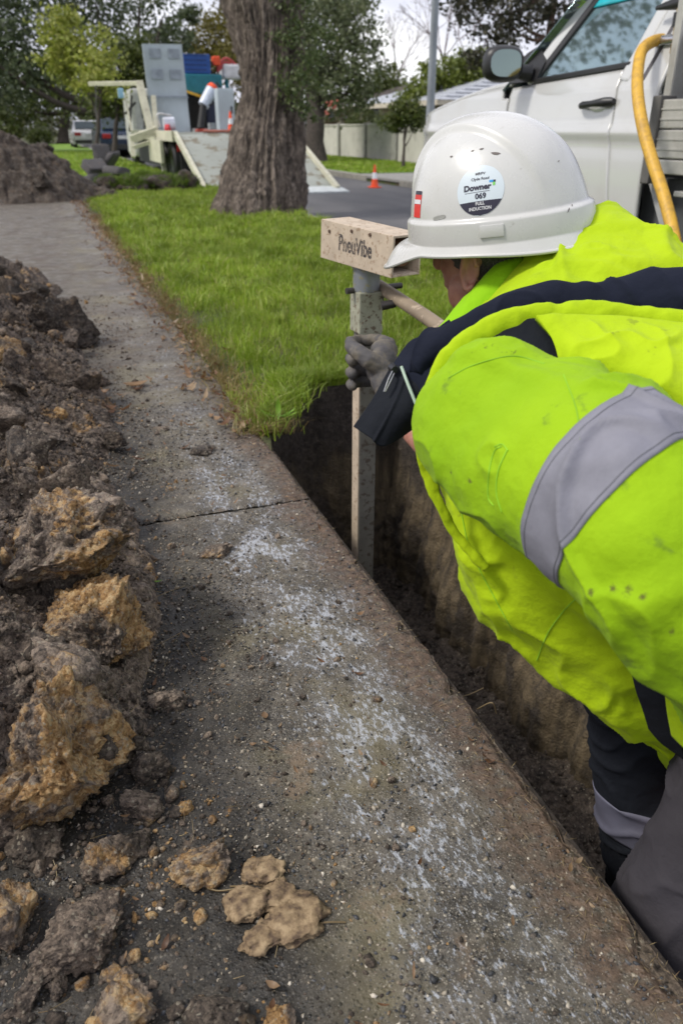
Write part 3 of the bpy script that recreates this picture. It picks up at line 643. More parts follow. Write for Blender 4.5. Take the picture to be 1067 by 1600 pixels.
# ------------------------------------------------------------------ grass
grass_m = leafy('grass_blades', [(.18, .28, .018), (.29, .43, .024), (.38, .52, .05), (.22, .34, .02), (.45, .56, .09), (.50, .44, .18)], patchy=5)
def blades(name, x, y, hgt, w, lean=.45, z=None, mat=grass_m):
    n = len(x); a = RNG.uniform(0, 2 * PI, n); b = RNG.uniform(0, 2 * PI, n); ln = np.abs(RNG.normal(0, lean, n)) * hgt
    z = np.full(n, -.015) if z is None else z; base = np.stack([x, y, z], 1); W = np.stack([np.cos(a), np.sin(a), np.zeros(n)], 1) * w[:, None] / 2; D = np.stack([np.cos(b), np.sin(b), np.zeros(n)], 1) * ln[:, None]
    up = np.array([0, 0, 1.0]); mid = base + D * .35 + up * (hgt * .6)[:, None]; tip = base + D * 1.15 + up * (hgt * .93)[:, None]
    V = np.stack([base - W, base + W, mid - W * .8, mid + W * .8, tip], 1).reshape(-1, 3); o = (np.arange(n) * 5)[:, None, None]
    F = (np.array([[0, 1, 3], [0, 3, 2], [2, 3, 4]])[None] + o).reshape(-1, 3)
    return tag(mesh(name, V, F, mat), kind='stuff')
def verge_grass():
    out = []
    for (n, y0, y1, h0, w0) in ((62000, 2.6, 4.6, .055, .0032), (60000, 4.6, 8.0, .06, .005), (42000, 8, 14.5, .065, .009)):
        x = RNG.uniform(EDGE - .02, 3.05, n); y = RNG.uniform(y0, y1, n); P = np.stack([x, y, 0 * x], 1)
        c = fbm(P, 5, 3, seed=41); c2 = fbm(P, 1.3, 3, seed=44)
        left = EDGE + .04 + .07 * fbm(P * [0, 1, 0], 3, 3, seed=42); edge = sm(-.02, .14, x - left)
        dens = edge * (.72 + .6 * c + .3 * c2); in_tr = (x < TR['x1'] + .01) & (y < TR['y1'] + .015); corner = (y < 2.95) & (x < .92)
        corner_ok = corner & ((x - EDGE) * .54 / .3 < (y - 2.35)) & (y > 2.42)
        dens = np.where(corner, .8 * corner_ok, dens)
        keep = (RNG.random(n) < dens) & (~in_tr | corner_ok)
        x, y, c, ed = x[keep], y[keep], c[keep], edge[keep]; m = len(x)
        h = h0 * (.75 + .6 * c + .45 * RNG.random(m)) * (.55 + .45 * np.maximum(ed, .5)); h = np.maximum(h, .015) * np.where(RNG.random(m) < .04, 1.7, 1)
        out.append((x, y, h, np.full(m, w0) * RNG.uniform(.7, 1.4, m)))
    n = 26000; x = RNG.uniform(TR['x1'] + .01, 3.0, n); y = RNG.uniform(-1.0, 2.9, n); out.append((x, y, RNG.uniform(.03, .07, n), np.full(n, .005)))
    X, Y, Hh, W = [np.concatenate(q) for q in zip(*out)]
    cx = RNG.uniform(EDGE + .15, 3.0, 150); cy = RNG.uniform(3.0, 11, 150); q = np.repeat(np.arange(150), 60); blades('grass_tufts', cx[q] + RNG.normal(0, .03, len(q)), cy[q] + RNG.normal(0, .03, len(q)), RNG.uniform(.06, .13, len(q)), .003 + .0005 * cy[q], .8)
    blades('verge_grass', X, Y, Hh, W)
    n = 9000; x = RNG.uniform(EDGE + .1, TR['x1'] + .3, n); y = TR['y1'] + np.abs(RNG.normal(0, .07, n)); keep = x > .78   # lip overhanging the trench
    blades('trench_lip_grass', x[keep], y[keep], RNG.uniform(.04, .09, keep.sum()), RNG.uniform(.003, .005, keep.sum()), .6)
    n = 1500; th = RNG.random(n); x = EDGE + .02 + .30 * th + RNG.normal(0, .035, n); y = 2.50 + .48 * th + RNG.normal(0, .05, n)
    blades('trench_corner_grass', x, y, RNG.uniform(.03, .10, n), RNG.uniform(.003, .005, n), .7)
    n = 5200; x = EDGE + .03 + RNG.normal(0, .05, n); y = 2.45 + 8 * RNG.random(n) ** 1.8
    blades('dry_grass_fringe', x, y, RNG.uniform(.02, .07, n), RNG.uniform(.002, .005, n), 1.2, mat=leafy('dry_grass', [(.20, .13, .05), (.35, .26, .10), (.16, .18, .04)]))
    n = 26000; x = RNG.uniform(7.2, 10.7, n); y = RNG.uniform(8, 40, n); k = (y < 14.5) | (y > 18.4)
    blades('far_verge_grass', x[k], y[k], RNG.uniform(.05, .10, k.sum()), np.full(k.sum(), .03), .5)
    n = 26000; x = RNG.uniform(-3.5, 3.0, n); y = 14.4 + 26 * RNG.random(n) ** 1.4; k = (x > .9) | (y > 19)
    blades('distant_verge_grass', x[k], y[k], RNG.uniform(.05, .10, k.sum()), np.full(k.sum(), .03), .5)
    far = MT('mown_grass'); far = far.done(far.ramp(far.noise(3, 6, .6), [(.3, (.11, .20, .02)), (.7, (.20, .34, .035))]), .9, 0, far.bump(far.noise(20, 5), .05))
    tag(MB().box(.95, 2.95, 14.3, 60, -.06, .004).build('verge', far), kind='structure')
    tag(MB().box(7.2, 10.7, 18.4, 70, -.06, .004).build('far_verge', far), kind='structure')
    tag(MB().box(7.2, 10.7, -10, 14.5, -.06, .004).build('far_verge', far), kind='structure')
    tag(MB().box(-12, -2.3, -12, 60, -.06, .004).build('lawn', far), kind='structure')
verge_grass()
w = empty('weed', U(435, 645, 2.75), 'lime green broad leaf weed sprouting at the trench corner', 'weed')
wm = leafy('weed_leaf', [(.22, .42, .03), (.28, .5, .05)])
for i, (dx, dy) in enumerate(((0, -.055), (.05, -.008), (-.03, .01), (.055, .012))):
    V, F = leaf_mesh(.075, .02, .3); V[:, 0] += .035
    M = Matrix.Rotation([1.2, .1, 2.9, -.2][i], 3, 'Z') @ Matrix.Rotation([-1.2, -.3, -.4, -.2][i], 3, 'Y')
    mesh('leaf', V @ np.array(M).T + U(435, 655, 2.75), F, wm, w)
# ------------------------------------------------------------------ the big trunk on the verge
def bark_mat(name, c1, c2, c3, s=1.0):
    m = MT(name); p = m.pos; f = m.noise(1, 7, .65, v=m.scale(p, (26 * s, 26 * s, 3.2 * s)), dist=.7); g = m.noise(2.2, 4)
    col = m.ramp(f, [(.32, c1), (.5, c2), (.68, c3)]); col = m.mix(m.map(g, .45, .65, 0, .45), col, tuple(x * 1.25 for x in c2))
    return m.done(col, .9, 0, m.bump(m.math('ADD', f, m.math('MULTIPLY', m.noise(70, 4), .3)), .03, .9))
bark = bark_mat('rough_bark', (.012, .009, .007), (.095, .074, .058), (.26, .215, .175), .72)
bark_d = bark_mat('dark_bark', (.014, .011, .009), (.05, .04, .032), (.10, .08, .065))
def B(px, py, t, r): return (U(px, py, t), r)
def verge_tree():
    t0 = 9.75
    st = [(338, 470, 352), (343, 471, 325), (350, 471, 295), (358, 468, 260), (370, 466, 215), (381, 465, 165), (383, 466, 120), (372, 467, 60), (352, 470, 0), (335, 476, -60), (318, 484, -130), (300, 500, -210)]
    C = []; Rr = []
    for l, r, y in st:
        a = U(l, y, t0); b = U(r, y, t0); C.append((a + b) / 2); Rr.append(np.linalg.norm(b - a) / 2)
    C = np.array(C); C[0, 2] = -.12; z0 = C[:, 2].copy(); N, M = 420, 260
    Cc = catmull(C, N); R = catmull(np.array(Rr)[:, None], N)[:, 0]; th = np.linspace(0, 2 * PI, M, endpoint=False)
    d = np.stack([np.cos(th), np.sin(th), 0 * th], 1); V = Cc[:, None] + d[None] * R[:, None, None] * .97
    P = np.stack([np.cos(th)[None] * np.ones((N, 1)), np.sin(th)[None] * np.ones((N, 1)), np.ones((1, M)) * Cc[:, 2][:, None]], -1)
    tw = P.copy(); tw[..., 0] += .15 * np.sin(P[..., 2] * 1.7)
    fl = sm(.55, -.05, Cc[:, 2])[:, None]
    disp = fbm(tw * [5.5, 5.5, .7], 1, 4, .55, seed=51, ridged=True) * .095 + fbm(tw * [14, 14, 2.0], 1, 4, .6, seed=52, ridged=True) * .045 + fbm(P, 2.0, 3, seed=53) * .06 + fbm(tw * [40, 40, 9], 1, 2, seed=57) * .008
    disp += fl * (np.maximum(0, fbm(tw * [2.6, 2.6, .3], 1, 2, seed=55)) * .22)
    V += d[None] * disp[..., None]
    root = empty('verge_tree', (float(C[0, 0]), float(C[0, 1]), 0), 'massive rough-barked tree trunk rising from the green verge', 'tree')
    mesh('trunk', V.reshape(-1, 3), gridF(N, M, True), bark, root)
    lb = MB(); top = Cc[-1]
    for a, L, e in ((.4, 3.2, 1.0), (2.3, 3.0, .9), (4.2, 3.4, 1.1), (5.4, 2.6, 1.3)):
        q = top + np.array([math.cos(a) * L, math.sin(a) * L, L * e]); mid = (top + q) / 2 + np.array([0, 0, -.3])
        lb.tube(catmull(np.array([top - [0, 0, .5], top + (mid - top) * .5, mid, q]), 10), list(np.linspace(.36, .08, 10)), 10)
    lb.build('limb', bark, root, smooth=True)
    blobs = [(top + np.array([x, y, z]), r) for x, y, z, r in ((1.5, .5, 2.5, 1.6), (-1.8, 1.2, 2.6, 1.6), (-.6, -1.8, 2.8, 1.7), (.9, -1.2, 3.6, 1.6), (0, 1.2, 4, 1.8), (-2.8, .2, 2.6, 1.4), (-2.2, 2.6, 3.2, 1.5))]
    crown('shoots', [B(455, 70, 9.3, .20), B(485, 110, 9.4, .22), B(470, 150, 9.3, .17), B(498, 60, 9.4, .18), B(470, 15, 9.3, .22), B(455, 130, 9.25, .14), B(480, 180, 9.4, .1)], 2400, .05, leafy('shoot_leaves', [(.06, .095, .03), (.11, .15, .045), (.15, .18, .06)]), root, .4)
    crown('crown', blobs, 30000, .12, leafy('verge_leaves', [(.03, .05, .015), (.06, .09, .025)]), root)
def crown(name, blobs, n, s, mat, parent, clump=.28, droop=.0, dens=None):
    """leaf quads in clumps through the blobs' volume, with gaps between clumps"""
    w = np.array([b[1] if not hasattr(b[1], '__len__') else np.mean(b[1]) for b in blobs]) ** 2; w /= w.sum(); cl = []; 
    nc = max(24, n // 55)
    for (c, r), q in zip(blobs, w):
        k = max(3, int(nc * q)); d = RNG.normal(size=(k, 3)); d /= np.linalg.norm(d, axis=1, keepdims=True); rr = RNG.uniform(.45, 1.05, k) ** .7
        cl.append(np.array(c) + d * rr[:, None] * np.array(r))
    cl = np.concatenate(cl); i = RNG.integers(0, len(cl), n); sc = np.mean([np.mean(b[1]) for b in blobs]) * clump
    rs = RNG.uniform(.5, 1.4, len(cl)); P = cl[i] + RNG.normal(size=(n, 3)) * (sc * rs[i])[:, None] * np.array([1, 1, .7]); P[:, 2] -= np.abs(RNG.normal(0, droop, n)) if droop else 0
    if hasattr(s, '__len__'): size = RNG.uniform(s[0], s[1], n)
    else: size = RNG.uniform(.6, 1.3, n) * s
    Q = np.array([(-.5, 0, 0), (0, -.28, .06), (.5, 0, 0), (0, .28, .06)]); F = np.array([[0, 1, 2, 3]])
    P[:, 2] = np.maximum(P[:, 2], .05)
    return scatter_mesh(name, (Q, F), (rand_rot(n) * size[:, None, None], P), mat, parent, smooth=False)
def tree(name, base, top, r0, blobs, n, s, leafm, barkm, label, cat='tree', group=None, limbs=5, clump=.28, droop=0, lean=(0, 0), forks=None):
    base = np.array(base, float); top = np.array(top, float); root = empty(name, tuple(base), label, cat, group)
    m = MB(); k = 9; wob = np.cumsum(RNG.normal(0, r0 * .35, (k, 3)), 0) * [1, 1, 0]
    pts = base + (top - base) * np.linspace(0, 1, k)[:, None] + wob * np.linspace(0, 1, k)[:, None]; pts[0, 2] -= .1
    m.tube(catmull(pts, 16), list(r0 * (1 + .5 * np.exp(-np.linspace(0, 1, 16) * 12)) * np.linspace(1, .45, 16)), 12)
    for j in range(min(limbs, len(blobs))):
        c = np.array(blobs[j][0]); a = pts[int(k * (.45 + .5 * RNG.random()))] if forks is None else base + (top - base) * forks
        mid = (a + c) / 2 + np.array([0, 0, -.12 * np.linalg.norm(c - a)]); q = catmull(np.array([a, mid, c]), 8); m.tube(q, list(np.linspace(r0 * .42, r0 * .06, 8)), 7)
    m.build('trunk', barkm, root, smooth=True)
    if n: crown('crown', blobs, n, s, leafm, root, clump, droop)
    return root
verge_tree()
L_dark = leafy('dark_leaves', [(.05, .07, .035), (.09, .12, .055), (.16, .19, .09)])
L_gum = leafy('gum_leaves', [(.09, .12, .05), (.16, .19, .09), (.25, .27, .15)])
L_yel = leafy('yellow_leaves', [(.24, .29, .04), (.36, .40, .07), (.45, .44, .13)])
L_mid = leafy('mid_leaves', [(.05, .075, .015), (.10, .13, .025), (.15, .17, .04)])
L_brown = leafy('rusty_leaves', [(.06, .04, .02), (.11, .075, .035), (.10, .10, .03)])
g0 = lambda px, py, t: U(px, py, t) * [1, 1, 0]
# left background
tree('spreading_tree', g0(190, 235, 34), U(205, 130, 34), .55, [B(60, 50, 33, 2.0), B(150, 5, 34, 1.6), B(255, 25, 34, 1.0), B(-20, 90, 32, 2.0), B(220, -15, 35, 1.4), B(15, 110, 34, 1.6), B(110, 70, 35, 1.2), B(60, -30, 34, 2.2), B(-50, 20, 33, 2.4), B(180, 40, 36, 1.0)], 15000, .22, L_dark, bark_d, 'wide dark tree with a forked black trunk behind the yellow-green tree', limbs=9, forks=.55)
tree('spreading_tree', g0(225, 238, 37), U(255, 120, 37), .3, [B(275, 60, 37, .8), B(245, 75, 38, .8), B(290, 40, 38, .8)], 1800, .22, L_dark, bark_d, 'slimmer dark tree leaning right out of the wide dark one', limbs=3)
tree('street_tree', g0(150, 262, 20), U(152, 140, 20), .07, [B(98, 55, 20, .55), B(85, 90, 20, .45), B(125, 110, 20, .6), B(150, 80, 20, .55), B(110, 25, 20, .3), B(160, 125, 19.6, .5)], 4200, .13, L_yel, bark_d, 'thin tree with bright yellow-green leaves left of the flatbed truck', limbs=6, clump=.3)
tree('street_tree', g0(178, 255, 24), U(185, 130, 24), .09, [B(185, 110, 24, .9), B(215, 100, 24, .75), B(160, 140, 24, .6), B(205, 150, 24, .6), B(225, 75, 24, .4)], 8000, .14, L_mid, bark_d, 'olive green tree drooping directly behind the raised grey ramp', limbs=4, droop=.15)
tree('distant_tree', g0(340, 215, 60), U(340, 110, 60), .4, [B(335, 65, 60, 2.0), B(310, 80, 60, 1.2), B(365, 50, 60, 2.0), B(380, 90, 58, 2.2)], 7000, .32, leafy('autumn_leaves', [(.14, .12, .02), (.22, .19, .035), (.10, .10, .02)]), bark_d, 'mustard coloured distant tree above the blue machine')
tree('distant_tree', g0(100, 215, 52), U(100, 130, 52), .4, [B(50, 140, 52, 2.4), B(110, 150, 50, 2.0), B(10, 150, 50, 2.4), B(170, 160, 54, 2.2)], 8000, .32, L_mid, bark_d, 'pale green distant tree filling the gap behind the forked trunk')
# right of the trunk
tree('flowering_tree', g0(490, 250, 24), U(496, 120, 24), .36, [B(500, 60, 24, 1.3), B(545, 100, 24, 1.0), B(560, 45, 24, .85), B(520, 140, 24, .9), B(480, 20, 24, 1.2), B(545, 10, 25, 1.0), B(560, 135, 24, .7), B(470, 110, 24, .9), B(525, 160, 24.4, .35)], 12000, .14, L_gum, bark_d, 'dense bushy tree standing behind the big trunk at the white fence end', limbs=8)
fl = MB()
for px, py in ((511, 176), (516, 162), (523, 168), (519, 160)):
    c = U(px, py, 22.6)
    for _ in range(4): fl.lathe([(.0, -.03), (.03, -.02), (.04, .0), (.03, .02), (0, .03)], 7, Matrix.Translation(c + RNG.normal(0, .05, 3)))
tag(fl.build('blossom_cluster', plain('coral', (.42, .12, .09), .7), smooth=True), 'coral red blossom cluster in front of the dark trunk behind the big tree', 'blossom')
def bare_tree(px, pyb, pyt, t, h, label):
    root = empty('bare_tree', tuple(g0(px, pyb, t)), label, 'tree'); m = MB()
    def br(a, d, L, r, k):
        b = a + d * L; m.tube([a, a + d * L * .5 + RNG.normal(0, L * .03, 3), b], [r, r * .8, r * .6], 5)
        if k:
            for _ in range(3):
                q = d + RNG.normal(0, .42, 3); q[2] = abs(q[2]) + .15; q /= np.linalg.norm(q); br(b, q, L * .72, r * .55, k - 1)
    br(g0(px, pyb, t), np.array([0, 0, 1.0]), h * .3, .12, 5)
    m.build('branches', plain('bare_wood', (.16, .12, .12), .9), root)
bare_tree(700, 200, 40, 42, 8.5, 'leafless tree with fine mauve twigs right of the lamp pole')
bare_tree(615, 200, 60, 60, 9.5, 'leafless distant tree between the bushy tree and the lamp pole')
bare_tree(560, 200, 40, 62, 11, 'leafless distant tree mostly hidden behind the bushy tree')
tree('distant_tree', g0(603, 205, 55), U(603, 150, 55), .3, [B(603, 135, 55, 1.4), B(590, 155, 55, 1.3), B(620, 155, 55, 1.2)], 5000, .28, L_mid, bark_d, 'rounded olive distant tree above the brown tiled roof')
tree('garden_tree', g0(700, 215, 36), U(700, 140, 36), .3, [B(665, 135, 36, .9), B(700, 125, 36, 1.0), B(735, 115, 36, 1.0), B(755, 120, 36, .8), B(650, 150, 36, .6)], 8000, .2, leafy('lime_leaves', [(.09, .13, .015), (.17, .22, .03), (.24, .27, .05)]), bark_d, 'yellow-green rounded tree behind the grey roof by the lamp pole')
tree('gum_tree', g0(850, 215, 21), U(848, -60, 21), .16, [B(740, 20, 21, .55), B(790, 5, 21, .75), B(765, 55, 21, .5), B(830, 30, 21, .6), B(875, 0, 21, .7), B(720, 0, 21, .35), B(800, 45, 21, .5), B(750, 85, 21, .25), B(900, 30, 21, .6), B(820, -60, 21, 1.2), B(740, -50, 21, .9)], 6500, .14, leafy('sparse_gum', [(.03, .035, .02), (.07, .07, .045), (.10, .09, .05)]), bark_mat('pink_bark', (.05, .03, .022), (.12, .075, .055), (.2, .14, .11)), 'sparse gum tree with a reddish trunk above the white utility vehicle', limbs=9, clump=.36)
tree('young_tree', g0(630, 258, 20.5), U(631, 200, 20.5), .05, [B(630, 178, 20.5, .38), B(612, 190, 20.5, .26), B(650, 188, 20.5, .26), B(640, 170, 20.5, .26)], 4200, .09, L_mid, bark_d, 'small round green tree standing just in front of the white fence', limbs=4)
for px, py, t, r, mt, lb in ((533, 197, 33, .75, L_brown, 'rusty brown shrub poking over the white fence near the bushy tree'), (568, 193, 32, .6, L_mid, 'green shrub showing above the middle of the white fence'), (605, 197, 30, .45, L_dark, 'small dark shrub behind the fence left of the young tree'), (61, 208, 44, .55, L_mid, 'round clipped shrub on the lawn beyond the far soil heap'), (655, 192, 29, .5, L_gum, 'grey-green shrub behind the fence beside the lamp pole')):
    b = empty('shrub', tuple(g0(px, 225, t)), lb, 'shrub'); crown('foliage', [B(px, py, t, r), B(px + 9, py + 8, t, r * .8), B(px - 10, py + 8, t, r * .7), (g0(px, 225, t) + [0, 0, .5], r * .8)], 2600, .12, mt, b)
    MB().tube([g0(px, 225, t), U(px, py, t)], .04, 6).build('stem', bark_d, b)
def treeline():
    blobs = []
    for px in range(-80, 900, 34):
        t = 95 + RNG.uniform(-14, 14); blobs.append((U(px, 186 + RNG.uniform(-14, 10), t), RNG.uniform(1.6, 3.0))); blobs.append((U(px + 10, 200, t), 3.4))
    tag(crown('treeline', blobs, 26000, .55, leafy('far_leaves', [(.05, .06, .03), (.09, .10, .04), (.12, .12, .055)]), None, .34), kind='stuff')
treeline()
# ------------------------------------------------------------------ fence, houses, pole
fw = painted('fence_white', (.56, .54, .49), .8, (.22, .2, .17), .35, 3)
def front_fence():
    root = empty('front_fence', (10.85, 25, 0), 'long pale painted wall of panels and posts across the street', 'fence')
    ys = np.arange(14, 33.5, 2.6)
    for a, b in zip(ys[:-1], ys[1:]):
        MB().box(10.82, 10.90, a + .08, b - .08, -.05, 1.02, .01).build('panel', fw, root)
        MB().box(10.74, 10.98, a - .09, a + .09, -.05, 1.10, .015).build('post', plain('post_grey', (.30, .29, .27), .8), root)
        MB().box(10.79, 10.93, a + .08, b - .08, 1.02, 1.07, .01).build('coping', fw, root)
front_fence()
brick = plain('render_cream', (.40, .35, .27), .9); glass_d = plain('house_glass', (.03, .04, .05), .1); roof_b = plain('roof_tile', (.085, .07, .065), .85, bump=.01); trim_c = plain('trim', (.55, .50, .40), .6)
def tiled(name, root, a, b, c, d, n, mat):
    """roof plane a-b (eave) d-c (ridge) built of tile courses"""
    a, b, c, d = [np.array(q, float) for q in (a, b, c, d)]; nrm = np.cross(b - a, d - a); nrm /= np.linalg.norm(nrm); nrm *= np.sign(nrm[2])
    for i in range(n):
        p = a + (d - a) * i / n; q = b + (c - b) * i / n; r = b + (c - b) * (i + 1.12) / n; s = a + (d - a) * (i + 1.12) / n
        m = MB(); m.add([p + nrm * .07, q + nrm * .07, r + nrm * .02, s + nrm * .02, p + nrm * -.0, q + nrm * -.0, r - nrm * .03, s - nrm * .03], [(0, 1, 2, 3), (4, 7, 6, 5), (0, 4, 5, 1), (1, 5, 6, 2), (2, 6, 7, 3), (3, 7, 4, 0)])
        m.build('tile_course', mat, root)
def house(name, x0, x1, y0, y1, ze, zr, label, rm, cat='house'):
    root = empty(name, (x0, y0, 0), label, cat)
    MB().box(x0, x1, y0, y1, -.1, ze).build('wall', brick, root)
    rf = empty('roof', (x0, y0, ze)); rf.parent = root; rf.matrix_parent_inverse = chain(root).inverted()
    xm = (x0 + x1) / 2; e = .55; hip = (x1 - x0) / 2 * .8
    A = (x0 - e, y0 - e, ze); Bq = (x0 - e, y1 + e, ze); R0 = (xm, y0 + hip * .25, zr); R1 = (xm, y1 - hip, zr); C = (x1 + e, y0 - e, ze); D = (x1 + e, y1 + e, ze)
    tiled('t', rf, A, Bq, R1, R0, 9, rm); tiled('t', rf, C, D, R1, R0, 9, rm); tiled('t', rf, A, C, (R0[0] + .01, R0[1], R0[2]), (R0[0] - .01, R0[1], R0[2]), 9, rm)
    m = MB(); m.beam((A[0], A[1], ze - .06), (Bq[0], Bq[1], ze - .06), .05, .2); m.beam((A[0], A[1], ze - .06), (C[0], C[1], ze - .06), .05, .2)
    m.build('gutter', trim_c, root)
    for k in range(3):
        y = y0 + 1.2 + k * (y1 - y0 - 2.4) / 2.6; w = MB().box(x0 - .06, x0 - .01, y, y + 1.3, 1.0, 2.1).build('window', trim_c, root); MB().box(x0 - .075, x0 - .062, y + .06, y + 1.24, 1.06, 2.04).build('pane', glass_d, w)
    w = MB().box(x0 + 1, x0 + 2.6, y0 - .06, y0 - .01, 1.0, 2.1).build('window', trim_c, root); MB().box(x0 + 1.06, x0 + 2.54, y0 - .075, y0 - .062, 1.06, 2.04).build('pane', glass_d, w)
    return root
hA = U(575, 200, 50); house('brown_roofed_house', hA[0], hA[0] + 8, hA[1], hA[1] + 9, 2.2, 3.5, 'cream house with brown tiled roof showing above the pale wall', roof_b)
hB = house('grey_roofed_house', U(690, 200, 34)[0], U(690, 200, 34)[0] + 8, U(690, 200, 34)[1], U(690, 200, 34)[1] + 10, 2.0, 3.3, 'house with light grey roof half hidden by the utility vehicle bonnet', plain('roof_grey', (.42, .44, .48), .5))
pm = MB().box(-4.2, -3.8, 36, 48, -.05, 1.5).build('boundary_wall', plain('pink_render', (.42, .30, .27), .9)); tag(pm, 'low pinkish wall beyond the far soil heap at the picture edge', 'wall')
def lamp():
    b = U(669, 240, 16); b[2] = 0; r = empty('street_lamp', tuple(b), 'tall galvanised steel lamp pole behind the utility vehicle', 'lamp pole')
    gal = painted('galvanised', (.33, .36, .40), .45, (.2, .2, .2), .2, 8, .5)
    MB().tube([b, b + [0, 0, 1.2], b + [0, 0, 7.5]], [.09, .085, .05], 12).build('pole', gal, r, smooth=True)
    MB().tube(catmull(np.array([b + [0, 0, 7.3], b + [-.3, 0, 7.7], b + [-1.4, 0, 7.9]]), 10), .035, 8).build('arm', gal, r, smooth=True)
    MB().box(b[0] - 2.0, b[0] - 1.35, b[1] - .12, b[1] + .12, 7.84, 7.98, .04).build('lantern', gal, r)
lamp()
orange = plain('cone_orange', (.80, .085, .02), .5); refl = plain('cone_sleeve', (.75, .76, .78), .4); blk = plain('black_rubber', (.018, .018, .02), .6)
def cone(loc, h, label):
    k = h / .7; r = empty('traffic_cone', loc, label, 'traffic cone')
    MB().lathe([(.125 * k, .03 * k), (.105 * k, .16 * k), (.087 * k, .27 * k)], 20, Matrix.Translation(loc)).build('lower_body', orange, r, smooth=True)
    MB().lathe([(.089 * k, .27 * k), (.062 * k, .46 * k)], 20, Matrix.Translation(loc)).build('reflective_sleeve', refl, r, smooth=True)
    MB().lathe([(.060 * k, .46 * k), (.03 * k, .68 * k), (.022 * k, .70 * k), (0.001, .70 * k)], 20, Matrix.Translation(loc)).build('tip', orange, r, smooth=True)
    MB().box(loc[0] - .18 * k, loc[0] + .18 * k, loc[1] - .18 * k, loc[1] + .18 * k, loc[2], loc[2] + .032 * k, .01).build('base', orange, r)
q = U(585, 291, 15.3); cone((q[0], q[1], -.113), .42, 'small orange and white cone at the kerb by the driveway')

# ------------------------------------------------------------------ flatbed truck with ramps
cream = painted('cream_paint', (.62, .60, .46), .45, (.25, .2, .14), .4, 14); steel = painted('worn_steel', (.34, .36, .32), .6, (.17, .145, .10), .9, 3.2, .05); grey_p = painted('grey_panel', (.50, .57, .62), .5, (.3, .3, .3), .2, 4)
DZ = .86; TX0, TX1, TY = 2.78, 5.40, 17.4
def wheel(root, x, y, z, r, w, rimm, side=-1):
    M = Matrix.Translation((x, y, z)) @ Matrix.Rotation(PI / 2, 4, 'Y')
    wh = MB().lathe([(r * .58, -w / 2), (r * .9, -w / 2), (r, -w * .36), (r, w * .36), (r * .9, w / 2), (r * .58, w / 2), (r * .58, -w / 2)], 32, M).build('wheel', blk, root, smooth=True)
    MB().lathe([(r * .575, -w * .42), (r * .5, -w * .2), (r * .2, -w * .3), (.001, -w * .3)], 24, M).build('rim', rimm, wh, smooth=True)
    MB().lathe([(r * .575, w * .42), (r * .5, w * .2), (r * .2, w * .3), (.001, w * .3)], 24, M).build('rim', rimm, wh, smooth=True)
    return wh
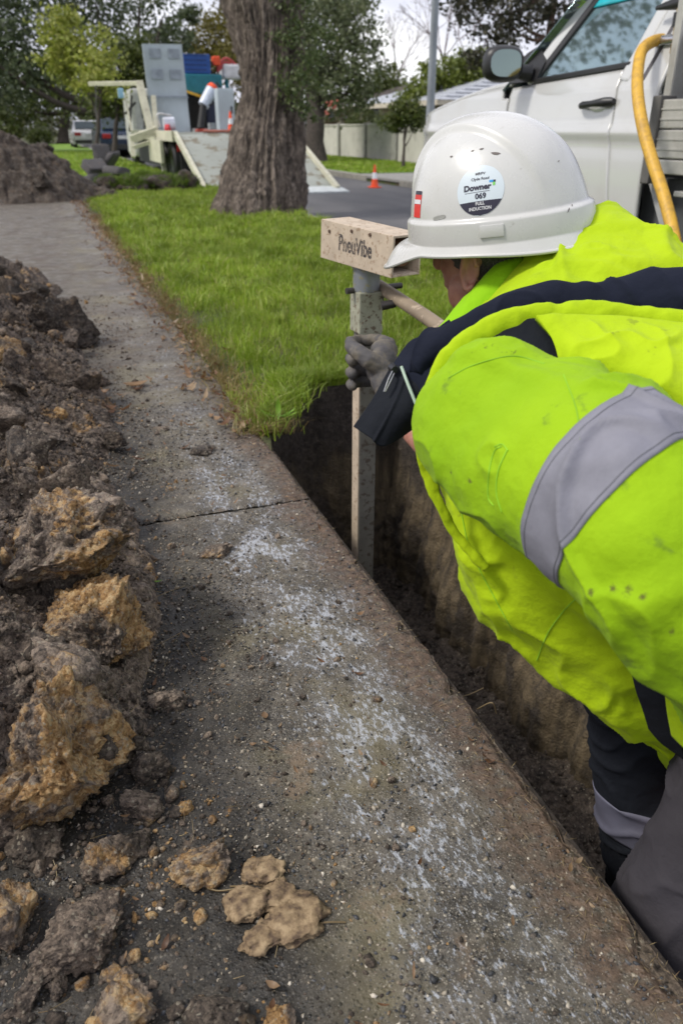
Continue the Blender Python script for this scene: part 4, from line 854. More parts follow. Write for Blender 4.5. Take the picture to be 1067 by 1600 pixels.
def truck():
    r = empty('flatbed_truck', (4, 20, -.115), 'cream flatbed truck with its wide ramp lowered to the road', 'truck')
    MB().box(TX0, TX1, TY, 24.5, DZ - .13, DZ, .01).build('deck', steel, r)
    for x in (TX0, TX1 - .09): MB().box(x - .03, x + .06, TY, 24.5, DZ - .16, DZ + .04, .01).build('side_rail', cream, r)
    m = MB(); m.beam((4.07, 14.75, -.085), (4.07, TY, DZ - .04), 2.44, .05); m.build('ramp', steel, r)
    for x in (2.83, 5.30): MB().beam((x, 14.6, -.07), (x, TY, DZ - .02), .07, .12).build('ramp_rail', cream, r)
    MB().beam((4.07, 14.25, -.098), (4.07, 15.0, -.03), 2.66, .03).build('ramp_lip', painted('pale_lip', (.60, .64, .64), .5, (.3, .3, .3), .3), r)
    for i in range(7):
        f = (i + 1) / 8.5; MB().beam((2.9, 14.95 + (TY - 14.95) * f, -.05 + (DZ - .0) * f), (5.25, 14.95 + (TY - 14.95) * f, -.05 + (DZ - 0) * f), .04, .03).build('grip_bar', steel, r)
    # raised ramp panel standing at the back left of the deck
    a = U(237, 200, 17.9); b = U(299, 200, 17.9); wv = b - a; c = U(236, 74, 17.9); hgt = c[2] - DZ
    m = MB(); m.beam((a + b) / 2 * [1, 1, 0] + [0, 0, DZ], (a + b) / 2 * [1, 1, 0] + np.array([-.03, .1, DZ + hgt]), np.linalg.norm(wv) * .95, .06, up=(0, -1, 0)); pnl = m.build('upright_ramp', grey_p, r)
    mid = (a + b) / 2; wd = np.linalg.norm(wv) * .95; frame = plain('panel_edge', (.30, .34, .40), .5)
    for fz in (.70, .93):
        for fx in (-.24, .24):
            MB().box(mid[0] + fx * wd - .13, mid[0] + fx * wd + .13, mid[1] - .065 + .1 * fz, mid[1] - .045 + .1 * fz, DZ + hgt * fz - .16, DZ + hgt * fz + .04, .008).build('vent', frame, pnl)
    MB().box(mid[0] - wd / 2, mid[0] + wd / 2, mid[1] - .06, mid[1] - .03, DZ + hgt * .40, DZ + hgt * .42).build('seam', frame, pnl)
    # cream frame and outriggers on the left
    P = lambda px, py, t=17.4: U(px, py, t)
    for a, b, w, nm in ((P(218, 128), P(237, 207), .16, 'post'), (P(222, 130), P(140, 131, 19), .09, 'top_rail'), (P(240, 150), P(245, 210), .10, 'post'), (P(205, 218), P(247, 203), .16, 'cross_beam'), (P(206, 213), P(209, 246), .09, 'outrigger'), (P(248, 205), P(258, 268), .12, 'outrigger'), (P(205, 232), P(235, 222), .08, 'cross_beam'), (P(196, 150), P(206, 205), .04, 'post')):
        MB().beam(a, b, w, w * .8, up=(0, 1, .1), c=.008).build(nm, cream, r)
    MB().box(TX0 + .2, TX1 - .2, 17.9, 25, .1, DZ - .16).build('chassis', plain('chassis', (.03, .03, .032), .7), r)
    for y in (18.4, 19.5): 
        for x in (TX0 + .22, TX1 - .25): wheel(r, x, y, .32, .43, .3, steel)
    MB().box(TX0 - .18, TX0 - .12, 18.1, 19.9, .28, .72).build('mudguard', cream, r)
    cabm = painted('cab_white', (.62, .62, .58), .3, (.3, .3, .3), .1); MB().box(TX0 + .1, TX1 - .1, 25.1, 26.9, .2, 1.95, .12).build('cab', cabm, r)
    MB().box(TX0 + .4, TX1 - .4, 25.07, 25.1, 1.2, 1.75).build('cab_window', glass_d, r); wheel(r, TX0 + .3, 26.2, .32, .43, .3, steel); wheel(r, TX1 - .3, 26.2, .32, .43, .3, steel)
    MB().box(TX0 + .05, TX0 + .45, TY - .02, TY, .52, .66).build('tail_light', plain('lamp_red', (.5, .02, .02), .3), r)
    for x in (TX0 + .3, TX1 - .4): MB().tube([(x, TY - .03, DZ - .07), (x + .35, TY - .03, DZ - .07)], .035, 10).build('hinge', plain('hinge_dark', (.05, .05, .05), .6), r, smooth=True)
    ch = MB(); 
    for k in range(16): ch.tube(catmull(np.array([P(150 + 2 * math.cos(k), 133 + k * 4.2, 17.9), P(151, 135 + k * 4.2, 17.9), P(150 - 2 * math.cos(k), 137 + k * 4.2, 17.9)]), 4), .012, 5)
    ch.build('chain', plain('chain_dark', (.08, .075, .07), .5), r)
    for k, (a_, b_) in enumerate((((206, 150), (203, 205)), ((229, 150), (226, 200)), ((196, 178), (212, 160)))): MB().beam(P(*a_, 18.0), P(*b_, 18.0), .05, .05, up=(0, 1, .1)).build('strut', plain('strut_dark', (.05, .05, .045), .7), r)
    MB().box(TX0 + .9, TX0 + 1.5, TY + .3, TY + .9, DZ, DZ + .05, .02).build('rubber_mat', plain('mat', (.10, .06, .045), .9), r)
    MB().tube(catmull(np.array([(TX0 + .7, TY + .4, DZ + .03), (TX0 + 1.3, TY + .2, DZ + .03), (TX0 + 1.9, TY + .5, DZ + .03), (TX0 + 2.3, TY + .2, DZ + .03)]), 20), .03, 8).build('strap', plain('strap_red', (.30, .10, .07), .7), r, smooth=True)
    b = (P(186, 140, 17.2)); MB().box(b[0] - .02, b[0] + .10, b[1], b[1] + .1, b[2] - .17, b[2] + .03, .02).build('mirror', plain('pale_blue', (.30, .52, .70), .3), r)
truck()
def deck_load():
    blue = painted('machine_blue', (.018, .09, .36), .4, (.02, .03, .06), .2, 12); teal = painted('machine_teal', (.015, .20, .26), .45, (.02, .05, .06), .3, 12); yel = plain('machine_yellow', (.75, .42, .03), .45)
    t = 19.2; c0 = U(288, 200, t); c1 = U(336, 200, t); top = U(300, 89, t)[2]; mz = U(300, 118, t)[2]; lz = U(300, 148, t)[2]; x0, x1 = c0[0], c1[0]; y = c0[1]
    r = empty('drilling_machine', (x0, y, DZ), 'blue and teal machine unit strapped on the truck deck behind the raised ramp', 'machine')
    MB().box(x0, x1, y - .25, y + .9, mz, top, .03).build('upper_housing', blue, r)
    MB().box(x0 + .03, x1 + .25, y - .3, y + .9, lz, mz - .004, .03).build('lower_housing', teal, r)
    MB().beam((x0 + .02, y - .35, lz + .06), (x0 + .42, y - .35, lz - .06), .05, .1, up=(0, 1, 0)).build('yellow_bumper', yel, r)
    for k in range(4): MB().box(x0 + .1, x1 - .1, y - .262, y - .25, mz + .07 + k * .1, mz + .11 + k * .1).build('louvre', plain('louvre', (.012, .05, .2), .6), r)
    for x in (x0 + .1, x1 + .05):
        for yy in (y, y + .75): MB().box(x, x + .1, yy, yy + .1, DZ, lz).build('leg', blk, r)
    MB().box(x0 + .05, x1 + .15, y + .1, y + .7, DZ + .08, lz - .02, .03).build('engine', plain('engine_dark', (.03, .028, .026), .6), r)
    MB().tube([(x1 + .45, y + .1, DZ), (x1 + .45, y + .1, top - .2)], .05, 10).build('post', teal, r, smooth=True)
    m = MB(); 
    for k in range(3): m.tube(catmull(np.array([(x1 + .2, y, top - .25 - k * .05), (x1 + .5, y + .1, top - .05 - k * .08), (x1 + .95, y + .1, top - .4 - k * .06)]), 10), .03, 8)
    m.build('hose', plain('hose_red', (.42, .05, .05), .5), r, smooth=True)
    MB().box(x1 + .1, x1 + .28, y - .1, y + .1, top - .22, top - .02, .03).build('beacon', orange, r)
    MB().box(x1 + .35, x1 + .85, y - .05, y + .5, top - .5, top - .18, .06).build('tank', plain('tank_white', (.6, .6, .62), .4), r)
    # compactor
    t2 = 18.4; b = U(318, 198, t2); tp = U(327, 138, t2); b[2] = DZ
    r = empty('tamping_rammer', tuple(b), 'white and orange tamping rammer leaning on the truck deck', 'rammer')
    lo = U(313, 188, t2); m1 = U(318, 165, t2); m2 = U(331, 140, t2)
    MB().box(lo[0] - .12, lo[0] + .14, lo[1] - .2, lo[1] + .12, DZ, DZ + .07, .02).build('foot', plain('foot_red', (.35, .05, .03), .5), r)
    MB().tube([lo * [1, 1, 0] + [0, 0, DZ + .07], m1], [.09, .08], 14).build('bellows', blk, r, smooth=True)
    MB().tube([m1, m2], [.13, .14], 16).build('engine_housing', plain('rammer_white', (.62, .68, .80), .4), r, smooth=True)
    MB().tube([m2, m2 + (m2 - m1) * .25], [.15, .11], 16).build('tank', orange, r, smooth=True)
    MB().tube(catmull(np.array([m1 + [.12, -.1, 0], m2 + [.3, -.1, -.1], m2 + [.1, -.1, .15]]), 8), .02, 8).build('handle', blk, r, smooth=True)
    # bins
    b = U(356, 200, 18.3); tp = U(356, 139, 18.3)[2]
    r = empty('steel_cabinet', (b[0], b[1], DZ), 'plain grey steel cabinet on the deck beside the trunk', 'cabinet')
    MB().box(b[0] - .19, b[0] + .19, b[1], b[1] + .4, DZ, tp, .015).build('body', grey_p, r); MB().box(b[0] - .17, b[0] + .17, b[1] - .014, b[1] - .002, DZ + .05, tp - .05, .006).build('door', grey_p, r); MB().box(b[0] + .10, b[0] + .13, b[1] - .04, b[1] - .014, DZ + .4, DZ + .55).build('handle', blk, r)
    b2 = U(338, 200, 18.6); MB_ = MB().box(b2[0] - .13, b2[0] + .18, b2[1], b2[1] + .35, DZ, DZ + .20, .02).build('crate', plain('crate_grey', (.35, .38, .40), .6)); tag(MB_, 'low pale crate on the deck left of the steel cabinet', 'crate')
    b3 = U(341, 195, 18.75); o = MB().box(b3[0] - .12, b3[0] + .17, b3[1] + .4, b3[1] + .75, DZ, DZ + .75, .03).build('fuel_drum', plain('navy_plastic', (.03, .035, .07), .5)); tag(o, 'dark navy drum box standing behind the low crate', 'drum')
    q = U(361, 200, 17.85); cone((q[0], q[1], DZ), .44, 'orange cone standing on the truck deck in front of the steel cabinet')
    s0 = U(265, 198, 17.3)
    r = empty('cutting_saw', (s0[0], s0[1], s0[2]), 'white and red cut-off saw resting at the top of the lowered ramp', 'saw')
    MB().tube([s0 + [-.12, 0, .05], s0 + [.12, 0, .07]], [.14, .13], 14).build('housing', plain('saw_white', (.66, .68, .76), .4), r, smooth=True)
    MB().tube([s0 + [-.1, -.12, -.06], s0 + [-.02, -.16, -.06]], .11, 16).build('fuel_cap', plain('saw_red', (.62, .03, .04), .4), r, smooth=True)
    MB().beam(s0 + [.0, -.1, -.1], s0 + [.34, -.12, -.25], .1, .07).build('guard', plain('saw_red', (.5, .03, .05), .4), r)
    MB().tube(catmull(np.array([s0 + [-.2, 0, .0], s0 + [-.25, -.1, .25], s0 + [.05, -.1, .22]]), 8), .022, 8).build('handle', plain('saw_white2', (.6, .6, .62), .5), r, smooth=True)
deck_load()

# ------------------------------------------------------------------ parked cars far up the road
def sedan(x, y, name, bodyc, label, boot_dark=True):
    r = empty(name, (x, y, -.115), label, 'car'); z = -.115; paint = plain(name + '_paint', bodyc, .25, .2, var=.1, Coat_Weight=.5)
    prof = [(0, .30), (0, .62), (.06, .92), (.55, .98), (1.15, 1.42), (2.4, 1.45), (3.1, 1.02), (4.2, .88), (4.4, .6), (4.4, .3)]
    n = len(prof); V = []; W = .88
    for (py, pz) in prof:
        s = W * (1 - .20 * sm(.95, 1.45, pz)); V += [(x - s, y + py, z + pz), (x + s, y + py, z + pz)]
    F = [(2 * i, 2 * i + 1, 2 * i + 3, 2 * i + 2) for i in range(n - 1)] + [tuple(2 * i for i in range(n))[::-1], tuple(2 * i + 1 for i in range(n))]
    o = mesh('body', V, F, paint, r, smooth=False); b = o.modifiers.new('b', 'BEVEL'); b.width = .07; b.segments = 3
    gl = plain('car_glass', (.03, .045, .05), .06, .3); q = lambda a, t: (1 - t) * np.array(a[0]) + t * np.array(a[1])
    rear = [(x - W * .80, y + .60, z + 1.03), (x + W * .80, y + .60, z + 1.03), (x + W * .74, y + 1.08, z + 1.37), (x - W * .74, y + 1.08, z + 1.37)]
    m = MB(); m.add([(a, b - .035, c + .02) for a, b, c in rear] + [(a, b + .02, c - .02) for a, b, c in rear], [(0, 1, 2, 3), (0, 4, 5, 1), (1, 5, 6, 2), (2, 6, 7, 3), (3, 7, 4, 0)]); m.build('rear_window', gl, r)
    for s in (-1, 1):
        m = MB(); m.add([(x + s * (W + .006), y + .95, z + 1.0), (x + s * (W + .006), y + 2.9, z + 1.0), (x + s * (W * .82 + .01), y + 2.4, z + 1.38), (x + s * (W * .82 + .01), y + 1.3, z + 1.38)], [(0, 1, 2, 3)]); m.build('side_window', gl, r)
        MB().box(x + s * .62 - .16, x + s * .62 + .16, y - .03, y + .02, z + .70, z + .86, .02).build('tail_light', plain('tail', (.35, .02, .02), .3), r)
        for yy in (.75, 3.5): wheel(r, x + s * .78, y + yy, z + .31, .31, .2, plain('alloy', (.4, .4, .42), .4, .6))
    MB().box(x - .26, x + .26, y - .03, y + .0, z + .68, z + .80, .005).build('number_plate', plain('plate', (.6, .6, .6), .5), r)
    if boot_dark: MB().box(x - .80, x + .80, y - .02, y + .0, z + .32, z + .50, .01).build('bumper', plain('bumper', (.03, .03, .03), .5), r)
sedan(3.55, 34.5, 'parked_sedan', (.02, .035, .07), 'dark blue sedan seen from behind, left of the flatbed truck')
q = g0(138, 232, 41); sedan(q[0] + .2, q[1], 'parked_wagon', (.62, .62, .62), 'white car parked ahead and left of the dark blue sedan')

# ------------------------------------------------------------------ far soil, rubble and sods
def far_heap():
    n = 170; c = U(18, 300, 11.6); X, Y = np.meshgrid(np.linspace(-1.7, 1.75, n), np.linspace(-1.5, 1.5, n), indexing='ij'); P = np.stack([X + c[0], Y + c[1], 0 * X], -1)
    d = np.hypot(X / 1.45, Y / 1.2) + fbm(P, 1.6, 3, seed=61) * .22; h = .92 * (1 - d); h = np.where(h > 0, h ** .9, h); h = h + (fbm(P, 3.5, 5, .6, seed=62, ridged=True) * .10 + fbm(P, 11, 4, .6, seed=63) * .06) * sm(1.15, .9, d)
    P[..., 2] = np.nan_to_num(h, nan=-.1) - .04; P[..., 0] += fbm(P, 9, 3, seed=65) * .05
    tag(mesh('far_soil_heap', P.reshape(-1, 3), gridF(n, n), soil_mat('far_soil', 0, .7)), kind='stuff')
    for i, (px, py, t, r, mt, lb) in enumerate(((60, 285, 11, .16, soil_d, 'black clod on the foot of the far soil heap'), (95, 262, 12.4, .2, soil, 'brown clod on the right shoulder of the far soil heap'), (115, 293, 12, .12, soil_d, 'loose dark clod where the far path ends'), (20, 250, 11.3, .22, soil, 'big brown clod high on the far soil heap'), (72, 240, 12.4, .17, soil_d, 'grey black clod near the crest of the far soil heap'))):
        put_clod(px, py, t, r, i + 2, mt, lb, rot=i)
far_heap()
rub = painted('bitumen_rubble', (.085, .08, .082), .8, (.16, .13, .11), .4, 12)
for i, (px, py, t, s, rx, rz) in enumerate(((150, 262, 14.6, (.34, .3, .14), .5, .3), (172, 252, 15.0, (.30, .34, .10), -.9, 1.0), (185, 268, 14.4, (.36, .3, .12), .2, 2.2), (143, 282, 14.2, (.28, .22, .16), -.3, .9), (160, 240, 15.4, (.26, .26, .08), 1.1, .2), (198, 285, 14, (.2, .2, .1), .1, .5))):
    V, F = ico(3); V = np.sign(V) * np.abs(V) ** .32 * .62; V = V * (1 + .30 * fbm(V + i * 5, 2, 3, seed=i))[:, None] * s
    M = np.array(Matrix.Rotation(rz, 3, 'Z') @ Matrix.Rotation(rx, 3, 'X')); p = U(px, py, t)
    tag(mesh('rubble_slab', V @ M.T + p, F, rub, smooth=False), ['tilted broken bitumen slab at the front of the rubble left of the truck', 'upright broken slab leaning at the back of the rubble pile', 'flat dark broken slab nearest the truck outrigger', 'blocky dark lump at the left end of the rubble', 'thin slab standing highest in the rubble pile', 'small flat rubble piece at the pile edge towards the big trunk'][i], 'rubble')
sod_g = leafy('sod_grass', [(.09, .16, .015), (.16, .25, .03), (.22, .28, .05)])
for i, (px, py, t, r) in enumerate(((255, 285, 13.2, .42), (205, 297, 12.9, .3), (170, 300, 12.8, .24), (290, 290, 13.4, .25), (225, 281, 13.9, .22))):
    p = U(px, py, t); p[2] = .06; root = empty('turf_sod', tuple(p), ['largest heaped grass sod in front of the truck ramp', 'grass sod left of the largest one', 'flat grass sod nearest the far soil heap', 'grass sod tucked against the ramp edge', 'small grass sod behind the largest one'][i], 'sod')
    V, F = ico(4); V = V * (1 + .5 * fbm(V + i * 3, 1.7, 4, seed=70 + i))[:, None] * [r, r * .8, .19]; mesh('earth', V + p, F, soil_d, root)
    k = 1500; a = RNG.uniform(0, 2 * PI, k); q = np.sqrt(RNG.random(k)) * r; b = blades('grass', p[0] + np.cos(a) * q, p[1] + np.sin(a) * q * .8, RNG.uniform(.04, .12, k), np.full(k, .012), .6, z=p[2] + .14 * (1 - (q / r) ** 2), mat=sod_g); b.parent = root; b.matrix_parent_inverse = chain(root).inverted()

# ------------------------------------------------------------------ utility vehicle
paint = MT('silver_white_paint'); paint = paint.done(paint.mix(paint.map(paint.noise(3, 6, .65), .45, .7, 0, .25), (.57, .575, .57), (.45, .42, .37)), .2, .15, Coat_Weight=.8, Coat_Roughness=.05)
alu = painted('tray_aluminium', (.50, .49, .45), .4, (.28, .25, .2), .3, 25, .35); plastic = plain('black_plastic', (.020, .020, .022), .42, var=.2)
UX = 2.92
def zbonnet(Y): return 1.20 - .17 * sm(4.95, 6.45, Y) - .10 * sm(6.1, 6.5, Y)
def body_x(Y, z):
    Y = np.asarray(Y, float); z = np.asarray(z, float)
    x = UX + .10 * ((np.clip(z, -1, 1.12) - .72) / .55) ** 2 * .5
    x = x + np.where(z > 1.13, (z - 1.13) * .42, 0) + .52 * np.clip((Y - 5.85) / .85, 0, 1) ** 2.4
    x = x - .018 * np.exp(-((z - .93) / .035) ** 2)          # shoulder crease
    arch = np.hypot(Y - 5.75, z - .28); x = x - .035 * np.exp(-((arch - .50) / .06) ** 2)
    return x
def panel(name, zb, zt, Y0, Y1, mat, root, n=50, m=40, th=.02, xoff=0.0, curve=None):
    """Y0/Y1 may be functions of s so the shut lines can lean"""
    s = np.linspace(0, 1, m)[None, :] * np.ones((n, 1)); k = np.linspace(0, 1, n)[:, None] * np.ones((1, m)); V = np.zeros((n, m, 3))
    ya = Y0(s) if callable(Y0) else Y0; yb = Y1(s) if callable(Y1) else Y1; Y = ya + (yb - ya) * k
    b = zb(Y) if callable(zb) else zb; t = zt(Y) if callable(zt) else zt; Z = b + (t - b) * s
    V[..., 0] = body_x(Y, Z) + xoff; V[..., 1] = Y; V[..., 2] = Z; nn = normals_grid(V); nn *= -np.sign(nn[..., :1])
    return sheet_obj(name, V, nn, th, mat, root)
SILL_Z0 = .22
def rear_y(s): return 3.70 + .14 * s ** .7 - .04 * (1 - s)       # rear shut line of the door
def sill(Y): return GXz(Y)
p_s0 = GX(835, 128, UX + .06); p_s1 = GX(983, 101, UX + .06)
def zsill(Y): return p_s0[2] + (p_s1[2] - p_s0[2]) * (Y - p_s0[1]) / (p_s1[1] - p_s0[1])
def ute():
    r = empty('utility_vehicle', (UX + .9, 4.5, -.115), 'white dual-purpose work ute with aluminium tray parked behind the worker', 'utility vehicle')
    ztop = 1.70
    # core that closes the shell
    mc = MB(); mc.box(UX + .16, UX + 1.80, 3.72, 6.2, .15, 1.04).build('inner_body', plastic, r)
    door = panel('door', SILL_Z0, lambda Y: zsill(Y) - .015, lambda s: rear_y(s), lambda s: 4.86 + .03 * s, paint, r, 60, 60)
    panel('front_fender', lambda Y: np.maximum(.25, .28 + np.sqrt(np.maximum(0, .47 ** 2 - (Y - 5.75) ** 2)) * (np.abs(Y - 5.75) < .47)), lambda Y: np.where(Y < 4.99, 1.13, zbonnet(Y)) - .01, lambda s: 4.875 + .03 * s, 6.55, paint, r, 160, 40)
    panel('rear_pillar', SILL_Z0, 1.66, 3.50, lambda s: np.where(s * 1.44 + .22 < 1.17, rear_y(np.clip((s * 1.44) / .93, 0, 1)) - .008, 3.832 - .22 * (s * 1.44 + .22 - 1.17)), paint, r, 14, 80)
    # bonnet and nose
    n, m = 60, 40; Yv = np.linspace(4.93, 6.56, n)[:, None] * np.ones((1, m)); s = np.linspace(0, 1, m)[None] * np.ones((n, 1)); V = np.zeros((n, m, 3))
    xl = body_x(Yv, zbonnet(Yv)); xr = 2 * (UX + .93) - xl; V[..., 0] = xl + (xr - xl) * s; V[..., 1] = Yv; V[..., 2] = zbonnet(Yv) + .085 * np.sin(PI * s) ** .55 + .02 * np.exp(-((s - .18) / .03) ** 2) * sm(6.4, 6, Yv)
    nn = normals_grid(V); nn *= np.sign(nn[..., 2:]); sheet_obj('bonnet', V, nn, .015, paint, r)
    ph = np.linspace(0, 1, 60)[:, None] * np.ones((1, 24)); zz = np.ones((60, 1)) * np.linspace(.18, .94, 24)[None]; V = np.zeros((60, 24, 3)); V[..., 0] = body_x(6.55, .9) + .0 + (2 * (UX + .93 - body_x(6.55, .9))) * ph; V[..., 1] = 6.54 + .16 * np.sin(PI * ph) ** .7 - .10 * np.abs((zz - .6) / .4) ** 3; V[..., 2] = zz
    nn = normals_grid(V); nn *= np.sign(nn[..., 1:2]); sheet_obj('front_bumper', V, nn, .02, plastic, r)
    for sx in (0, 1):
        x = body_x(6.48, .85) + .03; x = x if sx == 0 else 2 * (UX + .93) - x - .12; MB().box(float(x) - .03, float(x) + .15, 6.45, 6.60, .74, .90, .03).build('headlight', plain('lamp_glass', (.5, .52, .55), .1), r)
    # greenhouse: pillars, roof, glass
    fb, rb = p_s0, p_s1; zt = 1.66; xr = float(body_x(4, zt)); front_top = GX(920, -10, UX + .15)
    fdir = (front_top - fb); ft = fb + fdir * ((zt - fb[2]) / fdir[2]); rt = np.array([xr, 3.66, zt]); fbase = np.array([float(body_x(4.95, 1.15)), 5.0, 1.17])
    def bar(a, b, w, nm, mt, d=.04, off=0.0):
        a = np.array(a, float); b = np.array(b, float); k = 14; pts = a + (b - a) * np.linspace(0, 1, k)[:, None]
        pts[:, 0] = body_x(pts[:, 1], pts[:, 2]) + off; m_ = MB()
        for i in range(k - 1): pass
        T = (b - a) / np.linalg.norm(b - a); wv = np.cross(T, [1, 0, 0]); wv /= np.linalg.norm(wv); V = []
        for p in pts: V += [p - wv * w / 2, p + wv * w / 2, p + wv * w / 2 + [d, 0, 0], p - wv * w / 2 + [d, 0, 0]]
        F = [(4 * i + j, 4 * i + (j + 1) % 4, 4 * i + 4 + (j + 1) % 4, 4 * i + 4 + j) for i in range(k - 1) for j in range(4)] + [(3, 2, 1, 0), (4 * k - 4, 4 * k - 3, 4 * k - 2, 4 * k - 1)]
        o = mesh(nm, V, F, mt, r, smooth=False); bv = o.modifiers.new('b', 'BEVEL'); bv.width = min(w, d) * .3; bv.segments = 2; return o
    off = np.array([0, .075, .0])
    bar(fb + off * 1.2, ft + off * 1.2, .085, 'front_pillar', paint, .06, -.004)
    bar(fb + off * .15 , ft + off * .15, .045, 'window_seal', plastic, .03, -.006)
    bar(fb + [0, 0, .0], rb + [0, 0, .0], .034, 'window_seal', plastic, .03, -.012)
    bar(rb + [0, -.01, 0], rt + [0, .02, 0], .03, 'window_seal', plastic, .03, -.006)
    bar([0, 3.80, 1.17], [0, 3.70, zt], .085, 'door_frame', paint, .05, -.010)
    bar([0, 3.65, 1.165], [0, 3.55, zt], .03, 'pillar_trim', plain('pillar_dark', (.06, .055, .065), .5), .03, -.006)
    # side glass follows the lean of the side
    k = 24; S = np.linspace(0, 1, k)
    G = np.zeros((k, k, 3))
    for i, u in enumerate(S):
        a = fb + (rb - fb) * u; b = ft + (rt - ft) * u; G[i] = a + (b - a) * S[:, None]
    G[..., 0] = body_x(G[..., 1], G[..., 2]) + .012; nn = normals_grid(G); nn *= -np.sign(nn[..., :1])
    gm = MT('tinted_glass'); ggm = gm.done((.30, .40, .42), .035, .85)
    sheet_obj('side_window', G, nn, .006, ggm, r)
    shade = G[10:, 17:]; shade = None
    MB().box(xr - .0, 2 * (UX + .93) - xr, 3.55, float(ft[1]) + .05, zt - .01, zt + .07, .03).build('roof', paint, r)
    V = np.array([[ft + [0, .08, 0], fbase], [[2 * (UX + .93) - ft[0], ft[1] + .08, ft[2]], [2 * (UX + .93) - fbase[0], fbase[1], fbase[2]]]], float)
    n2 = normals_grid(V); n2 *= np.sign(n2[..., 2:]); sheet_obj('windscreen', V, n2, .006, ggm, r)
    zc_ = GX(980, -1, UX + .12)[2]; k0 = int(np.searchsorted(G[12, :, 2], zc_)); Gs = G[:, k0:] + [-.008, 0, 0]; sheet_obj('sun_strip', Gs, nn[:, k0:], .002, plain('cyan_film', (.02, .42, .50), .15), r)
    # black wedge at the mirror foot
    tri = [GX(797, 131, UX + .05), GX(838, 126, UX + .05), GX(850, 97, UX + .08), GX(842, 70, UX + .12), GX(822, 84, UX + .11), GX(803, 112, UX + .07)]
    tri = [np.array([float(body_x(p[1], p[2])) - .016, p[1], p[2]]) for p in tri]; MB().prism(tri, (.05, 0, 0)).build('mirror_foot', plastic, r)
    mm = GX(785, 100, UX - .13); a = GX(815, 115, UX)
    mir = MB(); V, F = ico(3); V = np.sign(V) * np.abs(V) ** .72; R = np.array(Matrix.Rotation(-.25, 3, 'Z')); mir.add((V * [.125, .075, .10]) @ R.T + mm, F); mo = mir.build('mirror', plastic, r, smooth=True)
    g = np.array([(math.cos(q) * .097, -.082, math.sin(q) * .076) for q in np.linspace(0, 2 * PI, 24, endpoint=False)]); g = np.sign(g) * np.abs(g) ** .9
    g = np.array([(math.copysign(abs(math.cos(q)) ** .7, math.cos(q)) * .092, -.079, math.copysign(abs(math.sin(q)) ** .7, math.sin(q)) * .072) for q in np.linspace(0, 2 * PI, 32, endpoint=False)]) @ R.T + mm
    MB().add(list(g) + [p + [0, .006, 0] for p in g], [tuple(range(32))] + [(i, (i + 1) % 32, 32 + (i + 1) % 32, 32 + i) for i in range(32)]).build('mirror_glass', plain('mirror_glass', (.17, .22, .22), .04, .9, var=.02), mo)
    MB().tube([mm + [.05, 0, -.03], a + [.05, -.01, 0]], [.035, .05], 10).build('mirror_arm', plastic, r, smooth=True)
    # door handle
    h0 = GX(906, 166, UX); h1 = GX(957, 158, UX); hx = float(body_x(h0[1], h0[2])); hs = []
    for q in np.linspace(0, 1, 12): hs.append([hx - .012 - .035 * math.sin(PI * min(1, q * 1.1)) ** .6, h0[1] + (h1[1] - h0[1]) * q, h0[2] + (h1[2] - h0[2]) * q])
    hh = MB().tube(hs, [.012, .018, .020, .018, .017, .016, .017, .019, .022, .024, .022, .014], 12).build('handle', plastic, r, smooth=True); hh.parent = door; hh.matrix_parent_inverse = chain(door).inverted()
    cup = MB(); V, F = ico(3); cup.add(V * [.006, .07, .034] + [hx + .001, (h0[1] + h1[1]) / 2, h0[2] - .012], F); c = cup.build('handle_recess', paint, r, smooth=True); c.parent = door; c.matrix_parent_inverse = chain(door).inverted()
    # wheels
    rim = plain('wheel_rim', (.3, .3, .32), .35, .7); wheel(r, UX + .13, 5.75, .26, .375, .25, rim); wheel(r, UX + 1.72, 5.75, .26, .375, .25, rim); wheel(r, UX + .13, 2.55, .26, .375, .25, rim); wheel(r, UX + 1.72, 2.55, .26, .375, .25, rim)
    # tray
    T1 = 3.44; zf = .83
    MB().box(UX + .02, UX + 1.84, .75, T1, zf - .02, zf + .03).build('tray_floor', alu, r)
    pz = [.745, .815, .945, 1.075]
    for a, b in zip(pz[:-1], pz[1:]):
        m = MB().box(UX - .03, UX + .0, .75, T1 - .05, a + .003, b - .003, .006)
        for k in (1, 2): 
            if b - a > .1: m.box(UX - .034, UX - .029, .75, T1 - .05, a + (b - a) * k / 3 - .004, a + (b - a) * k / 3 + .004)
        m.build('tray_side_board', alu, r)
    MB().box(UX - .045, UX + .05, T1 - .05, T1 + .01, .70, 1.09, .006).build('tray_corner_post', plain('corner_dark', (.10, .095, .09), .5), r)
    MB().box(UX + .02, UX + 1.84, T1 - .03, T1 + .02, zf, 1.75, .01).build('headboard', alu, r)
    MB().box(UX - .05, UX - .01, .75, T1 - .25, .655, .68, .004).build('tie_rail', alu, r)
    for y in (1.2, 1.75, 2.3, 2.85, 3.1): MB().box(UX - .045, UX - .015, y, y + .03, .68, .75).build('rail_bracket', alu, r)
    MB().box(UX + .35, UX + 1.5, .8, 3.5, .35, .62).build('chassis', plastic, r)
    m = MB(); arc = [(UX + .02, 2.55 + .52 * math.cos(a), .24 + .50 * math.sin(a)) for a in np.linspace(-.2, PI + .2, 24)]
    for i in range(23):
        p, q = arc[i], arc[i + 1]; m.add([p, q, (q[0] + .3, q[1], q[2]), (p[0] + .3, p[1], p[2])], [(0, 1, 2, 3)])
    o = m.build('rear_guard', plain('guard_grey', (.10, .105, .11), .5), r, smooth=True); sl = o.modifiers.new('s', 'SOLIDIFY'); sl.thickness = .012
    MB().box(UX + .12, UX + .18, 3.0, 3.6, .1, .72).build('mud_flap', plain('flap', (.09, .095, .10), .6), r)
